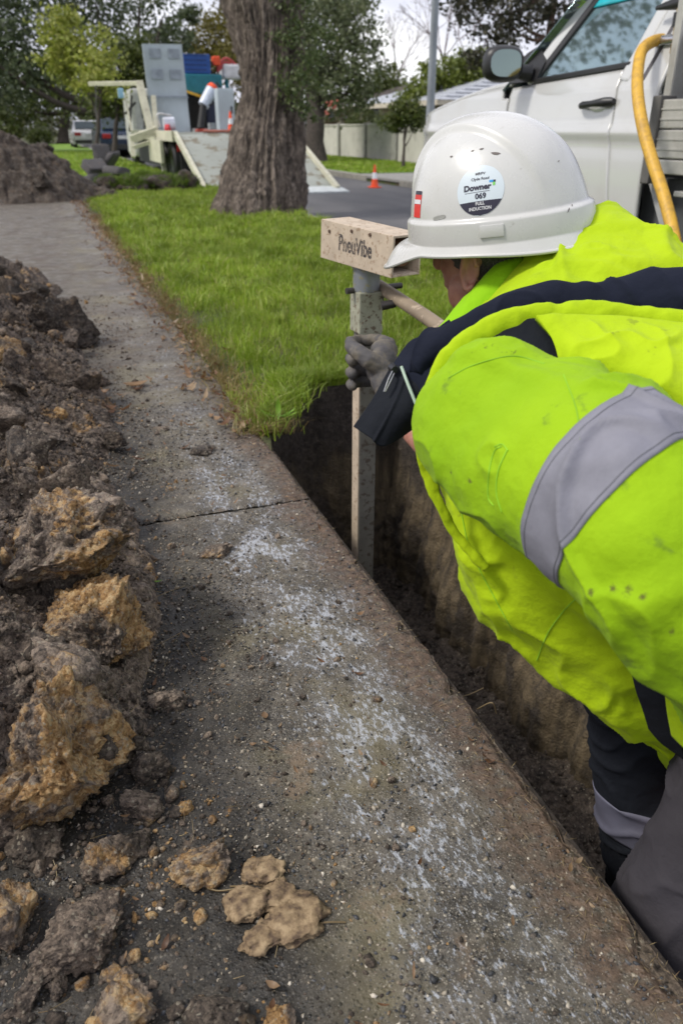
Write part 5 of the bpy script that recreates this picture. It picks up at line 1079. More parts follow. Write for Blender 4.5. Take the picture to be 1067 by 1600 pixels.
    MB().beam((UX + .05, 3.46, .72), (UX + .05, 3.1, .2), .03, .05).build('guard_stay', plain('stay', (.3, .3, .3), .5), r)
    lt = MB().box(UX - .05, UX - .02, 2.80, 2.92, .86, .99, .01).tube([(UX - .045, 2.86, .97), (UX - .07, 2.86, .85), (UX - .04, 2.84, .77)], .012, 8); lt.build('tray_latch', plastic, r, smooth=False)
    return r
ute()
def tray_gear():
    blue = painted('rack_blue', (.05, .16, .42), .4, (.03, .04, .06), .3, 20)
    r = empty('compressor', (UX + .2, 3.1, .86), 'air compressor with blue top plate on the ute tray', 'compressor')
    MB().box(UX + .12, UX + .9, 2.55, 3.33, 1.30, 1.335, .01).build('top_plate', blue, r)
    MB().box(UX + .16, UX + .86, 3.16, 3.32, .86, 1.30, .03).build('tank', plain('navy_tank', (.03, .04, .08), .4), r)
    m = MB().box(UX + .14, UX + .17, 2.6, 3.12, 1.08, 1.29, .004); m.build('perforated_bracket', plain('bracket', (.24, .24, .25), .5, .6), r)
    for k in range(4): MB().tube([(UX + .136, 2.72 + k * .1, 1.22 - (k % 2) * .05), (UX + .142, 2.72 + k * .1, 1.22 - (k % 2) * .05)], .014, 10).build('bracket_hole', plastic, r)
    MB().box(UX + .16, UX + .8, 2.6, 3.1, .87, 1.06, .03).build('motor', plain('motor_dark', (.03, .03, .035), .5), r)
    brass = plain('brass', (.55, .42, .22), .3, .9); chrome = plain('chrome', (.5, .5, .52), .25, .9); red = plain('red_knob', (.45, .02, .03), .4)
    v = GX(1048, 62, UX + .1); rv = empty('air_valve', tuple(v), 'brass and black air valve manifold the yellow hose screws into', 'valve')
    MB().tube([v + [0, .10, 0], v + [0, -.16, 0]], .024, 14).build('barrel', chrome, rv, smooth=True)
    MB().tube([v + [0, -.03, -.06], v + [0, -.03, .14]], .018, 12).build('riser', brass, rv, smooth=True)
    MB().tube([v + [0, -.03, .05], v + [0, -.03, .11]], .028, 12).build('union_nut', plastic, rv, smooth=True)
    MB().tube([v + [0, .14, .145], v + [0, -.03, .15], v + [0, -.2, .14]], [.010, .032, .026], 12).build('lever', plastic, rv, smooth=True)
    MB().tube([v + [-.02, -.12, .06], v + [-.05, -.12, .06]], .026, 14).build('knob', red, rv, smooth=True)
    MB().tube([v + [0, -.16, 0], v + [0, -.28, -.01]], .032, 14).build('coupling', plastic, rv, smooth=True)
    MB().tube([v + [0, -.1, 0], v + [.03, -.1, -.16]], .014, 10).build('drain', brass, rv, smooth=True)
    MB().tube([v + [.03, -.12, -.16], (v[0] + .03, v[1] - .12, 1.33)], .02, 10).build('stand_pipe', chrome, rv, smooth=True)
    pts = [(1043, 62, 3.85), (1022, 64, 3.80), (1003, 78, 3.74), (996, 110, 3.68), (996, 150, 3.62), (1004, 200, 3.56), (1018, 250, 3.5), (1036, 305, 3.44), (1050, 360, 3.38), (1059, 415, 3.32), (1064, 480, 3.25), (1080, 560, 3.15), (1110, 650, 3.0)]
    P = catmull(np.array([U(*p) for p in pts]), 60); hm = MT('hose_yellow'); wv = hm.math('SINE', hm.math('MULTIPLY', hm.xyz()[2], 420.0))
    hm = hm.done(hm.mix(hm.map(hm.noise(22, 6, .7), .4, .7, 0, .7), (.62, .36, .035), (.30, .17, .04)), .55, 0, hm.bump(hm.noise(60, 4), .001, .4))
    tag(MB().tube(P, .0275, 16).build('air_hose', hm, smooth=True), 'thick mustard yellow air hose looping down from the tray valve', 'hose')
tray_gear()
# ------------------------------------------------------------------ steel stanchion tool
tool_p = painted('tool_cream', (.56, .46, .35), .5, (.22, .13, .07), .6, 75); tool_g = painted('tool_post', (.36, .36, .27), .5, (.09, .05, .025), .8, 70); tool_d = painted('tool_dark_steel', (.16, .15, .125), .5, (.06, .04, .025), .8, 60)
def text2d(s, height=1.0, xs=1.0, bold=0.0, space=1.0, align='CENTER'):
    cu = bpy.data.curves.new('lettering', 'FONT'); cu.body = s; cu.size = 1; cu.offset = bold; cu.align_x = align; cu.space_character = space; cu.resolution_u = 4
    o = bpy.data.objects.new('lettering', cu); COL.objects.link(o); dg = bpy.context.evaluated_depsgraph_get(); me = bpy.data.meshes.new_from_object(o.evaluated_get(dg))
    bm = bmesh.new(); bm.from_mesh(me); bmesh.ops.triangulate(bm, faces=bm.faces[:])
    bm.verts.index_update(); V = np.array([v.co[:2] for v in bm.verts]); F = [tuple(v.index for v in f.verts) for f in bm.faces]; bm.free(); bpy.data.objects.remove(o); bpy.data.curves.remove(cu); bpy.data.meshes.remove(me)
    V = V * height / .7; V[:, 0] *= xs; return V, F
def nrmz(v): v = np.asarray(v, float); return v / np.linalg.norm(v)
def driver_tool():
    base = U(574, 800, 2.0); c = np.array([base[0], base[1]])
    r = empty('post_driver', (c[0], c[1], -.72), 'cream pneumatic post driver head on a square steel post standing in the trench', 'post driver')
    UL, UR = U(502, 342, 2.06), U(615, 369, 1.86); e1 = nrmz(UL - UR); Lh = np.linalg.norm(UL - UR); e3 = nrmz(np.cross(e1, [0, 0, 1])); e3 = e3 * np.sign(e3[1]); e2 = np.cross(e1, e3); e2 = e2 * np.sign(e2[2])
    hgt, dep, th = .100, .096, .006
    M = Matrix(np.array([e1, e3, e2]).T.tolist()).to_4x4(); M.translation = Vector(UR - e2 * hgt)
    m = MB(); m.box(0, Lh, 0, th, 0, hgt, .0015, M); m.box(0, Lh, dep - th, dep, 0, hgt, .0015, M); m.box(.0005, Lh - .0005, th + .0003, dep - th - .0003, hgt - th, hgt - .0004, .001, M); m.box(.0005, Lh - .0005, th + .0003, dep - th - .0003, .0004, th, .001, M); m.box(Lh - .005, Lh - .001, th + .0005, dep - th - .0005, th + .0005, hgt - th - .0005, 0, M)
    m.build('housing', tool_p, r)
    MB().lathe([(.0, -.02), (.020, -.02), (.030, -.016), (.034, .0), (.034, .10), (.0, .10)], 28, M @ Matrix.Translation((.03, dep / 2, hgt * .52)) @ Matrix.Rotation(PI / 2, 4, 'Y')).build('vibrator', plain('vibrator_rust', (.24, .13, .08), .45, .5, bump=.001), r, smooth=True)
    V, F = text2d('PneuVibe', .040, .58, .022, 1.0); wtxt = V[:, 0].max() - V[:, 0].min(); V[:, 0] *= (Lh * .46) / wtxt
    P = UR[None] + e1[None] * (Lh * .50 - V[:, :1]) + e2[None] * (V[:, 1:] - hgt * .66) - e3[None] * .0006
    mesh('lettering', P, F, painted('stencil_ink', (.055, .048, .05), .6, (.34, .27, .2), .9, 120), r, smooth=False)
    for u, v in ((.87, .26), (.55, .12), (.30, .10)):
        MB().lathe([(0, .003), (.004, .003), (.005, 0)], 10, Matrix.Translation(UR + e1 * Lh * (u) - e2 * hgt * v) @ Matrix(np.array([e1, e2, -e3]).T.tolist()).to_4x4()).build('rivet', plain('rivet', (.10, .06, .04), .5), r, smooth=True)
    top = (UR - e2 * hgt + e1 * Lh * .52 + e3 * dep * .5); x, y = top[0], top[1]
    Rz = Matrix.Translation((x, y, 0)) @ Matrix.Rotation(math.radians(20) - YAW * .9, 4, 'Z')
    zc = lambda py: U(575, py, 2.0)[2]
    MB().lathe([(.028, zc(462)), (.036, zc(462)), (.036, zc(424)), (.040, zc(423)), (.040, zc(414)), (.02, zc(414))], 28, Matrix.Translation((x, y, 0))).build('collar_ring', painted('zinc', (.30, .32, .34), .4, (.3, .28, .16), .8, 60, .5), r, smooth=True)
    MB().box(-.034, .034, -.034, .034, zc(536), zc(462), .004, Rz).build('outer_post', tool_g, r)
    MB().lathe([(.0, 0), (.0335, 0), (.0335, .002), (0, .002)], 24, Rz @ Matrix.Translation((0, -.0345, zc(528))) @ Matrix.Rotation(PI / 2, 4, 'X')).build('post_tongue', tool_g, r)
    MB().box(-.026, .026, -.026, .026, -.76, zc(530), .003, Rz).build('inner_post', tool_d, r)
    MB().box(-.0285, -.0262, -.023, .023, -.3, zc(590), .0, Rz).build('lit_face_strip', tool_p, r)  # pale strip paints the light falling on the post's left face
    a = U(541, 455, 2.05); b = U(627, 446, 2.12); MB().tube([a, b], .008, 10).build('cross_bolt', plain('bolt_dark', (.06, .055, .05), .5, .5), r, smooth=True)
    MB().tube([U(596, 478, 2.0), U(618, 474, 2.0)], [.012, .010], 12).build('locking_knob', plain('bolt_dark2', (.05, .045, .045), .5, .5), r, smooth=True)
    MB().box(.035, .044, -.02, .02, zc(490), zc(458), .002, Rz).build('bracket', tool_d, r)
    MB().tube([U(592, 447, 2.10), U(668, 497, 1.86), U(735, 545, 1.66)], .0175, 16).build('handle_bar', painted('handle_tan', (.27, .21, .145), .5, (.5, .4, .3), .5, 40), r, smooth=True)
driver_tool()

# ------------------------------------------------------------------ the worker
LIME = (.205, .37, .003); LIME2 = (.275, .45, .004)
spots = [(U(a, b, t), r, e) for a, b, t, r, e in ((923, 925, .655, .0035, 2.2), (957, 920, .64, .0045, 1.6), (980, 922, .63, .0035, 3), (1004, 932, .62, .0035, 3.2), (1050, 985, .62, .003, 2), (735, 751, .80, .005, .8), (704, 738, .85, .003, 1), (996, 664, .69, .003, .8))]
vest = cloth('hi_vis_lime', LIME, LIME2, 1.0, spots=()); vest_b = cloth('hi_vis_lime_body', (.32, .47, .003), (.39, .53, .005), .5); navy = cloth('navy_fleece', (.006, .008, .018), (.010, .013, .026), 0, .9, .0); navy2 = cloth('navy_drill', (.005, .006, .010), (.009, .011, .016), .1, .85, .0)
grey_t = cloth('charcoal_trousers', (.034, .031, .037), (.05, .046, .054), .25, .9, .0); tape_m = MT('reflective_tape'); tw = tape_m.math('SINE', tape_m.math('MULTIPLY', tape_m.xyz()[2], 2600.0))
tape_m = tape_m.done(tape_m.ramp(tape_m.noise(9, 8, .7), [(.3, (.15, .15, .18)), (.7, (.225, .225, .265))]), .7, 0, tape_m.bump(tape_m.noise(120, 6, .75), .0012, .5))
skin = MT('skin'); skin = skin.done(skin.mix(skin.map(skin.noise(35, 5, .6), .35, .65), (.42, .20, .14), (.33, .135, .10)), .5, 0, skin.bump(skin.noise(320, 4), .0008, .6), Subsurface_Weight=.12, Subsurface_Scale=.01)
person = empty('person', (.85, .70, -.72), 'stooping worker in a lime hi-vis jacket and white hard hat gripping the steel post', 'person')

def bake_remesh(name, mb, voxel, mat, parent, smooth=8, disp=None):
    o = mesh(name, np.array(mb.V), mb.F, None, None); md = o.modifiers.new('r', 'REMESH'); md.mode = 'VOXEL'; md.voxel_size = voxel
    sm_ = o.modifiers.new('s', 'SMOOTH'); sm_.iterations = smooth; sm_.factor = .5
    dg = bpy.context.evaluated_depsgraph_get(); dg.update(); me = bpy.data.meshes.new_from_object(o.evaluated_get(dg)); bpy.data.objects.remove(o)
    me.name = name
    if disp:
        V = np.zeros(len(me.vertices) * 3); me.vertices.foreach_get('co', V); V = V.reshape(-1, 3); N_ = np.zeros(len(V) * 3); me.vertices.foreach_get('normal', N_); V += N_.reshape(-1, 3) * disp(V)[:, None]; me.vertices.foreach_set('co', V.ravel())
    me.polygons.foreach_set('use_smooth', np.ones(len(me.polygons), bool)); return link(name, me, mat, parent)
def ball(m, c, r, R=None, sub=3):
    V, F = ico(sub); V = V * np.array(r); V = V if R is None else V @ np.array(R).T; m.add(V + np.array(c), F)
def limb(m, pts, rs, n=14):
    m.tube(pts, rs, n); ball(m, pts[0], rs[0], sub=2); ball(m, pts[-1], rs[-1], sub=2)
# head frame: x forward, y left, z up
HC = U(771, 360, 1.19)
az = math.radians(-27); pitch_d = math.radians(6); roll = math.radians(6)
Fv = np.array([math.sin(az) * math.cos(pitch_d), math.cos(az) * math.cos(pitch_d), -math.sin(pitch_d)])
Lv = nrmz(np.cross([0, 0, 1], Fv)); Uv = np.cross(Fv, Lv)
Lr = Lv * math.cos(roll) - Uv * math.sin(roll); Ur = Uv * math.cos(roll) + Lv * math.sin(roll)
HM = Matrix(np.array([Fv, Lr, Ur]).T.tolist()).to_4x4(); HM.translation = Vector(HC)
HR = np.array([Fv, Lr, Ur]).T
def hl(p): return HR @ np.array(p) + HC
def build_body():
    m = MB(); k = 1.06
    ball(m, hl([-.008, 0, .02]), (.098 * k, .078 * k, .100 * k), HR, 4); ball(m, hl([.030, 0, -.045]), (.062, .060, .078), HR, 3); ball(m, hl([.058, 0, -.095]), (.030, .034, .024), HR, 3)
    limb(m, [hl([.088, 0, -.012]), hl([.107, 0, -.048])], [.008, .014]); ball(m, hl([.078, 0, .004]), (.018, .055, .010), HR, 2)
    for s in (-1, 1):
        ball(m, hl([.062, s * .032, -.045]), (.018, .020, .018), HR, 2); ball(m, hl([.084, s * .028, -.015]), (.008, .012, .008), HR, 2); ball(m, hl([.025, s * .058, -.085]), (.03, .014, .03), HR, 2)
    limb(m, [hl([.082, -.022, -.078]), hl([.088, 0, -.077]), hl([.082, .022, -.078])], [.006, .009, .006], 8)
    neck0 = hl([-.030, 0, -.05]); neck1 = np.array([.80, 1.02, .70]); limb(m, [neck0, (neck0 + neck1) / 2, neck1], [.060, .062, .080])
    chest = np.array([.80, .92, .58]); hip = np.array([.92, .62, .10]); limb(m, [neck1, chest, (chest + hip) / 2, hip], [.085, .14, .13, .14], 18)
    rs = np.array([.93, 1.02, .60]); re = U(760, 720, 1.62); rw = U(668, 693, 1.78); limb(m, [chest, rs, re, rw, U(628, 655, 1.90)], [.07, .065, .048, .036, .030])
    ls = U(760, 680, 1.02); el = U(1180, 1010, .86); wr = U(1185, 1340, 1.02); limb(m, [chest, ls, el, wr], [.07, .062, .046, .03])
    for q, a in enumerate((-.5, -.17, .17, .5)): 
        d = nrmz(U(1120 - 20 * q, 1420, 1.08) - wr); limb(m, [wr, wr + d * .07, wr + d * .11 + [0, 0, -.03]], [.018, .010, .008], 8)
    for s, (kx, kp) in enumerate(((.84, U(1010, 1330, 1.38)), (.9, U(1060, 1400, 1.20)))): 
        an = U(1015, 1640, 1.6) if s == 0 else U(1055, 1760, 1.48); an = an * [1, 1, 0] + [0, 0, -.66]; limb(m, [hip, kp, an], [.085, .058, .045])
    # ears
    for s in (-1, 1):
        c = np.array([-.012, s * .084, -.040])
        pts = [hl(c + np.array([.012 * math.cos(a) * 1.15 - .004 * math.sin(a), s * (.004 + .006 * (1 - math.cos(a)) / 2), .030 * math.sin(a)])) for a in np.linspace(-2.3, 2.9, 12)]
        limb(m, pts, [.0052] * 12, 8); ball(m, hl(c + np.array([0, -s * .004, 0])), (.014, .005, .027), HR, 2)
    return bake_remesh('body', m, .0042, skin, person, 3, lambda V: fbm(V, 90, 2, seed=5) * .0006)
build_body()
def hair():
    V, F = ico(5); V = V.copy(); keepz = V[:, 2]; a = np.arctan2(V[:, 1], V[:, 0])
    k = 1.06; P = V * np.array([.101 * k, .081 * k, .103 * k]) + np.array([-.010, 0, .022]); lim = -.066 - .035 * sm(1.4, 2.3, np.abs(a)) + .11 * sm(1.12, .80, np.abs(a)); ok = P[:, 2] > lim + fbm(V, 30, 2) * .006
    # sideburn strip before the ear
    sb = (np.abs(np.abs(a) - 1.25) < .16) & (P[:, 2] > -.055); ok = ok | sb
    f = ok[F].all(1); n = V / np.linalg.norm(V, axis=1, keepdims=True); P = P + n * (fbm(V, 40, 2, seed=3)[:, None] * .0015)
    used = np.unique(F[f]); idx = -np.ones(len(V), int); idx[used] = np.arange(len(used))
    hm_ = MT('grey_hair'); hm_ = hm_.done(hm_.ramp(hm_.noise(1, 3, .6, v=hm_.scale(hm_.pos, (500, 500, 160))), [(.35, (.022, .019, .018)), (.58, (.07, .065, .062)), (.75, (.26, .25, .24))]), .6)
    o = mesh('hair', P[used] @ HR.T + HC, idx[F[f]], hm_, person)
    # short strands
    n_ = 5200; pick = RNG.integers(0, len(used), n_); b0 = P[used][pick] + RNG.normal(0, .001, (n_, 3)); nn = V[used][pick]; d = nn * .45 + np.array([-.25, 0, -.85]); d /= np.linalg.norm(d, axis=1, keepdims=True); Ls = RNG.uniform(.005, .012, n_); w = np.cross(d, nn); w /= np.linalg.norm(w, axis=1, keepdims=True) + 1e-9
    VV = np.stack([b0 - w * .0003, b0 + w * .0003, b0 + d * Ls[:, None] + nn * .001], 1).reshape(-1, 3); FF = np.arange(n_ * 3).reshape(-1, 3)
    sh = mesh('strands', VV @ HR.T + HC, FF, hm_, o); sh['kind'] = 'stuff'
hair()

hel_m = MT('helmet_shell'); sc1 = hel_m.noise(1, 6, .75, v=hel_m.scale(hel_m.pos, (14, 70, 40), rot=(.4, .6, .2))); sc2 = hel_m.noise(16, 6, .7)
hc = hel_m.mix(hel_m.map(hel_m.noise(4, 5, .6), .4, .7, 0, .5), (.54, .54, .525), (.42, .41, .38)); hc = hel_m.mix(hel_m.map(sc1, .64, .70, 0, .55), hc, (.30, .28, .25)); hc = hel_m.mix(hel_m.map(sc2, .70, .74, 0, .6), hc, (.18, .14, .10))
hel_m = hel_m.done(hc, hel_m.map(sc2, .4, .7, .22, .42), 0, hel_m.bump(sc2, .0005, .5), Coat_Weight=.25)
def helmet():
    na, ne = 320, 150; a = np.linspace(0, 2 * PI, na, endpoint=False); af = np.cos(a); el = np.linspace(PI / 2 - .004, 0, ne)
    ax = np.where(af > 0, .138, .150); rx = ax; ry = .119; Hh = .158
    A, E = np.meshgrid(a, el, indexing='xy')      # (ne, na)
    pe = .88; ce = np.sin(PI / 2 - E) ** pe; se = np.sin(E) ** 1.0
    X = np.cos(A) * np.where(np.cos(A) > 0, .130, .151) * ce; Y = np.sin(A) * ry * ce; Z = se * Hh
    # central crest with a crisp side edge that runs front to back, and a long shallow dish below it
    lat = np.abs(Y); cr = sm(.052, .044, lat - .012 * sm(.05, -.12, X)) * sm(.02, .05, Z) * sm(.155, .10, -X)
    lift = 1 + .060 * cr * sm(.2, .7, Z / Hh); X *= lift; Z *= 1 + .052 * cr; Y *= 1 + .0 * cr
    X += .016 * (Z / Hh) ** 1.5
    # belt ledge above the rim
    bel = sm(.036, .030, Z); out = 1 + .045 * bel; X *= out; Y *= out
    # slots and small raised slot-holder on the side
    side = sm(.10, .06, np.abs(X + .005)); 
    rings = [np.stack([X, Y, Z], -1)]
    rim = []
    base = rings[0][-1]; fr = sm(.30, .95, np.cos(a)); bk = sm(.2, .95, -np.cos(a))
    for q in np.linspace(.08, 1, 16):
        o = base.copy(); d = np.stack([np.cos(a), np.sin(a) * .9, 0 * a], -1); ext = .007 + .040 * fr + .004 * bk; dz = -.012 - .026 * fr * q ** 1.3 + .010 * sm(.5, 0, np.abs(np.cos(a) + .1)) * 0 - .006 * bk
        o += d * (ext * q)[:, None]; o[:, 2] += dz * q ** (1.0) + .004 * math.sin(q * PI) * fr; rim.append(o)
    V = np.concatenate([rings[0], np.array(rim)], 0); N, M = V.shape[:2]
    Vn = np.concatenate([V[:, -1:], V, V[:, :1]], 1); nn = normals_grid(Vn)[:, 1:-1]; nn *= np.sign((nn * V).sum(-1, keepdims=True))
    th = .0028; VV = V.reshape(-1, 3); In = (V - nn * th).reshape(-1, 3); F = gridF(N, M, True); k = N * M; j = np.arange(M); j2 = (j + 1) % M
    lip = np.stack([(N - 1) * M + j, (N - 1) * M + j2, k + (N - 1) * M + j2, k + (N - 1) * M + j], 1)
    topc = VV[:M].mean(0); VV2 = np.vstack([VV, In, topc + [0, 0, .0002], topc - [0, 0, th]]); Fl = [tuple(f) for f in np.vstack([F, F[:, ::-1] + k, lip])] + [(2 * k, int(q2), int(q)) for q, q2 in zip(j, j2)] + [(2 * k + 1, int(k + q), int(k + q2)) for q, q2 in zip(j, j2)]
    W = VV2 @ HR.T + HC; h = mesh('helmet', W, Fl, hel_m, person)
    edge = V[-1] @ HR.T + HC; MB().tube(np.vstack([edge[::2], edge[:1]]), .0028, 8, cap=False).build('rim_bead', hel_m, h, smooth=True)
    bvh = BVHTree.FromPolygons([Vector(v) for v in W[:k]], [tuple(map(int, f)) for f in F])
    def hit(px, py):
        d = Vector(nrmz(U(px, py, 1) - CAMP)); loc, n, _, _ = bvh.ray_cast(Vector(CAMP), d); n = n if n.dot(d) < 0 else -n; return np.array(loc), np.array(n)
    def decal(name, V2, F2, px, py, rot, mat, lift=.0006, par=None, off=(0, 0)):
        c, n = hit(px, py); up = Ur - n * Ur.dot(n); up = nrmz(up); rt = nrmz(np.cross(up, n)); ca, sa = math.cos(rot), math.sin(rot); r2 = rt * ca + up * sa; u2 = up * ca - rt * sa; P = []
        for x, y in V2:
            p = c + r2 * (x + off[0]) + u2 * (y + off[1]) + n * .05; l, nn_, _, _ = bvh.ray_cast(Vector(p), Vector(-n))
            P.append(np.array(l) + n * lift if l is not None else c + r2 * (x + off[0]) + u2 * (y + off[1]))
        return mesh(name, np.array(P), F2, mat, par or h, smooth=False)
    # round sticker
    R0 = .0335; nr, nt_ = 10, 72; V2 = [(0, 0)] + [(R0 * (i / nr) * math.cos(2 * PI * q / nt_), R0 * (i / nr) * math.sin(2 * PI * q / nt_)) for i in range(1, nr + 1) for q in range(nt_)]
    F2 = [(0, 1 + q, 1 + (q + 1) % nt_) for q in range(nt_)] + [(1 + (i - 1) * nt_ + q, 1 + i * nt_ + q, 1 + i * nt_ + (q + 1) % nt_, 1 + (i - 1) * nt_ + (q + 1) % nt_) for i in range(1, nr) for q in range(nt_)]
    wht = plain('sticker_paper', (.56, .63, .68), .35, var=.04); ink = plain('sticker_ink', (.018, .016, .035), .4); wi = plain('sticker_white_print', (.6, .6, .62), .4); bx, by, rt_ = 749.5, 297, .03
    decal('sticker', V2, F2, bx, by, rt_, wht, .0005)
    zc = -.0145; rows = 12; cols = 24; V3 = []; 
    for i in range(rows + 1):
        y = -R0 * .995 + (zc + R0 * .995) * i / rows; hw = math.sqrt(max(0, (R0 * .995) ** 2 - y * y)); V3 += [(-hw + 2 * hw * j_ / cols, y) for j_ in range(cols + 1)]
    F3 = [tuple(map(int, f)) for f in gridF(rows + 1, cols + 1)]; decal('sticker_band', V3, F3, bx, by, rt_, ink, .0007)
    def T(s, y, hgt, xs=1, bold=0., mat=ink, x=0, nm='lettering', sp=1):
        V, F = text2d(s, hgt, xs, bold, sp); decal(nm, V, F, bx, by, rt_, mat, .0010, off=(x, y))
    T('MRPV', .0205, .0034, 1.15, .02); T('Clyde Road', .0135, .0036, 1.05, .015); T('Downer', .0006, .0074, 1.08, .045, x=-.004); T('069', -.0112, .0070, 1.05, .03, x=.001)
    T('FULL', -.0197, .0042, 1.0, .03, wi); T('INDUCTION', -.0262, .0042, .95, .03, wi)
    bar_ = lambda x0, x1, y0, y1, nm, mt: decal(nm, [(x, y) for y in (y0, y1) for x in np.linspace(x0, x1, 6)], [tuple(map(int, f)) for f in gridF(2, 6)], bx, by, rt_, mt, .0009)
    bar_(-.022, .014, -.0026, -.0019, 'underline', plain('fine_print', (.16, .17, .20), .5))
    bar_(.0130, .0185, .0085, .0115, 'logo_blue', plain('logo_blue', (.02, .28, .62), .4)); bar_(.0186, .0216, .0085, .0115, 'logo_dark', ink); bar_(.0180, .0212, .0042, .0084, 'logo_green', plain('logo_green', (.16, .55, .08), .4))
    # chipped marks, slots and the red front sticker
    chip = plain('chip_mark', (.13, .11, .10), .7)
    for px, py, w, hh_, rt2 in ((774, 240, .0062, .0020, -.25), (752, 233, .0030, .0012, .1), (738, 236, .0022, .001, .3), (705, 245, .0022, .0014, 0), (888, 328, .0042, .0008, .8), (893, 321, .003, .0007, .8), (872, 252, .002, .0008, .3), (775, 361, .006, .0005, .5)):
        decal('chip', [(w * math.cos(q) * (1 + .25 * math.sin(3 * q)), hh_ * math.sin(q)) for q in np.linspace(0, 2 * PI, 14, endpoint=False)], [tuple(range(14))], px, py, rt2, chip)
    def slot(px, py, w, hh_, rt2, mt, nm): decal(nm, [(w * np.sign(math.cos(q)) * abs(math.cos(q)) ** .5, hh_ * np.sign(math.sin(q)) * abs(math.sin(q)) ** .6) for q in np.linspace(0, 2 * PI, 24, endpoint=False)], [tuple(range(24))], px, py, rt2, mt, .0007)
    slot(686, 340, .012, .0026, .15, plain('slot_shade', (.30, .30, .28), .6), 'vent_slot')
    c, n = hit(768, 361); up = nrmz(Ur - n * Ur.dot(n)); rt3 = nrmz(np.cross(up, n)); Mx = Matrix(np.array([rt3, up, n]).T.tolist()).to_4x4(); Mx.translation = Vector(c)
    MB().box(-.017, .017, -.0085, .0085, -.004, .0022, .0018, Mx).build('accessory_slot', hel_m, h, smooth=True)
    red = plain('red_sticker', (.55, .025, .02), .4)
    try:
        decal('red_sticker', [(x, y) for y in np.linspace(-.016, .016, 5) for x in np.linspace(-.012, .012, 5)], [tuple(map(int, f)) for f in gridF(5, 5)], 652, 322, 0, red)
        decal('sticker_band', [(x, y) for y in (.003, .009) for x in np.linspace(-.011, .011, 5)], [tuple(map(int, f)) for f in gridF(2, 5)], 652, 322, 0, wi, .0009)
        decal('sticker_top', [(x, y) for y in (.016, .021) for x in np.linspace(-.011, .011, 5)], [tuple(map(int, f)) for f in gridF(2, 5)], 652, 322, 0, ink, .0009)
    except Exception as e: print('red', e)
helmet()

# clothing -----------------------------------------------------------------
def ridge(P, d, f, seed, warp=.6, sharp=1.6):
    """soft cloth folds whose crests run across direction d"""
    d = nrmz(d); w = fbm(P, 5, 3, seed=seed) * warp; s = np.sin((P @ d) * f + w * 6 + seed); return (1 - np.abs(s)) ** sharp
def fold_lines(P, lines):
    """creases through given points: (a, b, half width, depth)"""
    r = 0
    for a, b, w, dpt in lines:
        a = np.array(a); b = np.array(b); ab = b - a; t = np.clip(((P - a) @ ab) / ab.dot(ab), 0, 1); q = np.linalg.norm(P - (a + t[..., None] * ab), axis=-1)
        r = r + dpt * np.exp(-(q / w) ** 2) * (sm(0, .25, t) * sm(1, .75, t) * .7 + .3)
    return r
sl_st = [(666, 672, 678, 628, .985, .8), (670, 715, 706, 580, .965, .75), (689, 748, 775, 543, .93, .72), (729, 797, 872, 568, .885, .74), (786, 838, 965, 594, .83, .78), (832, 868, 1050, 640, .775, .82), (874, 914, 1110, 705, .74, .82), (920, 962, 1160, 785, .72, .82), (990, 1030, 1225, 870, .72, .82), (1065, 1110, 1295, 960, .76, .84), (1100, 1200, 1300, 1090, .83, .85), (1110, 1290, 1280, 1230, .93, .85), (1120, 1370, 1250, 1350, 1.02, .85)]
sl_lines = [(U(840, 600, .84), U(960, 680, .72), .010, -.007), (U(800, 590, .86), U(930, 650, .76), .012, .007), (U(700, 800, .9), U(830, 640, .8), .016, .004), (U(760, 560, .88), U(860, 585, .80), .012, .006), (U(690, 640, .92), U(800, 580, .84), .014, -.004), (U(930, 930, .68), U(1060, 830, .60), .014, -.006), (U(960, 980, .68), U(1100, 900, .62), .016, .007)]
def wrink(P, ax, f, seed, amp):
    ax = nrmz(ax); Q = P - (P @ ax)[..., None] * ax * .72; q = fbm(Q + fbm(P, 6, 2, seed=seed + 1)[..., None] * .05, f, 3, .5, seed=seed); return amp * (np.maximum(0, 1 - np.abs(q) * 5) ** 1.5 - .3)
def sl_disp(P, u, v): return (wrink(P, (-.3, .6, .7), 7, 211, .009) + fbm(P, 5.5, 3, seed=81) * .010 + ridge(P, (1, .3, -.6), 22, 3, 1.1, 2.2) * .005 * sm(.02, .2, u) + fold_lines(P, sl_lines) + fbm(P, 38, 3, seed=84) * .0012) * sm(0, .05, u)
SG = loft(sl_st, 260, 260, sl_disp)
jacket = empty('jacket', tuple(U(850, 700, 1.0))); jacket.parent = person; jacket.matrix_parent_inverse = chain(person).inverted()
loft_obj('sleeve', SG, vest, jacket)
def tape_from(G, u0, u1, nm, mt, lift=.0016, skew=0.0, par=None):
    V, nn, C = G; N, M = V.shape[:2]; i0, i1 = int(u0 * (N - 1)), int(u1 * (N - 1)); k = i1 - i0 + 1; rows = []
    for q in range(k): rows.append(V[i0 + q] + nn[i0 + q] * lift)
    W = np.array(rows); F = gridF(k, M, True); inn = (W - nn[i0:i1 + 1] * (lift * .9)); kk = k * M; j = np.arange(M); j2 = (j + 1) % M
    e0 = np.stack([j, j2, kk + j2, kk + j], 1); e1 = np.stack([(k - 1) * M + j2, (k - 1) * M + j, kk + (k - 1) * M + j, kk + (k - 1) * M + j2], 1)
    return mesh(nm, np.vstack([W.reshape(-1, 3), inn.reshape(-1, 3)]), np.vstack([F, e0, e1]), mt, par)
tape_from(SG, .412, .497, 'reflective_tape', tape_m, par=jacket)
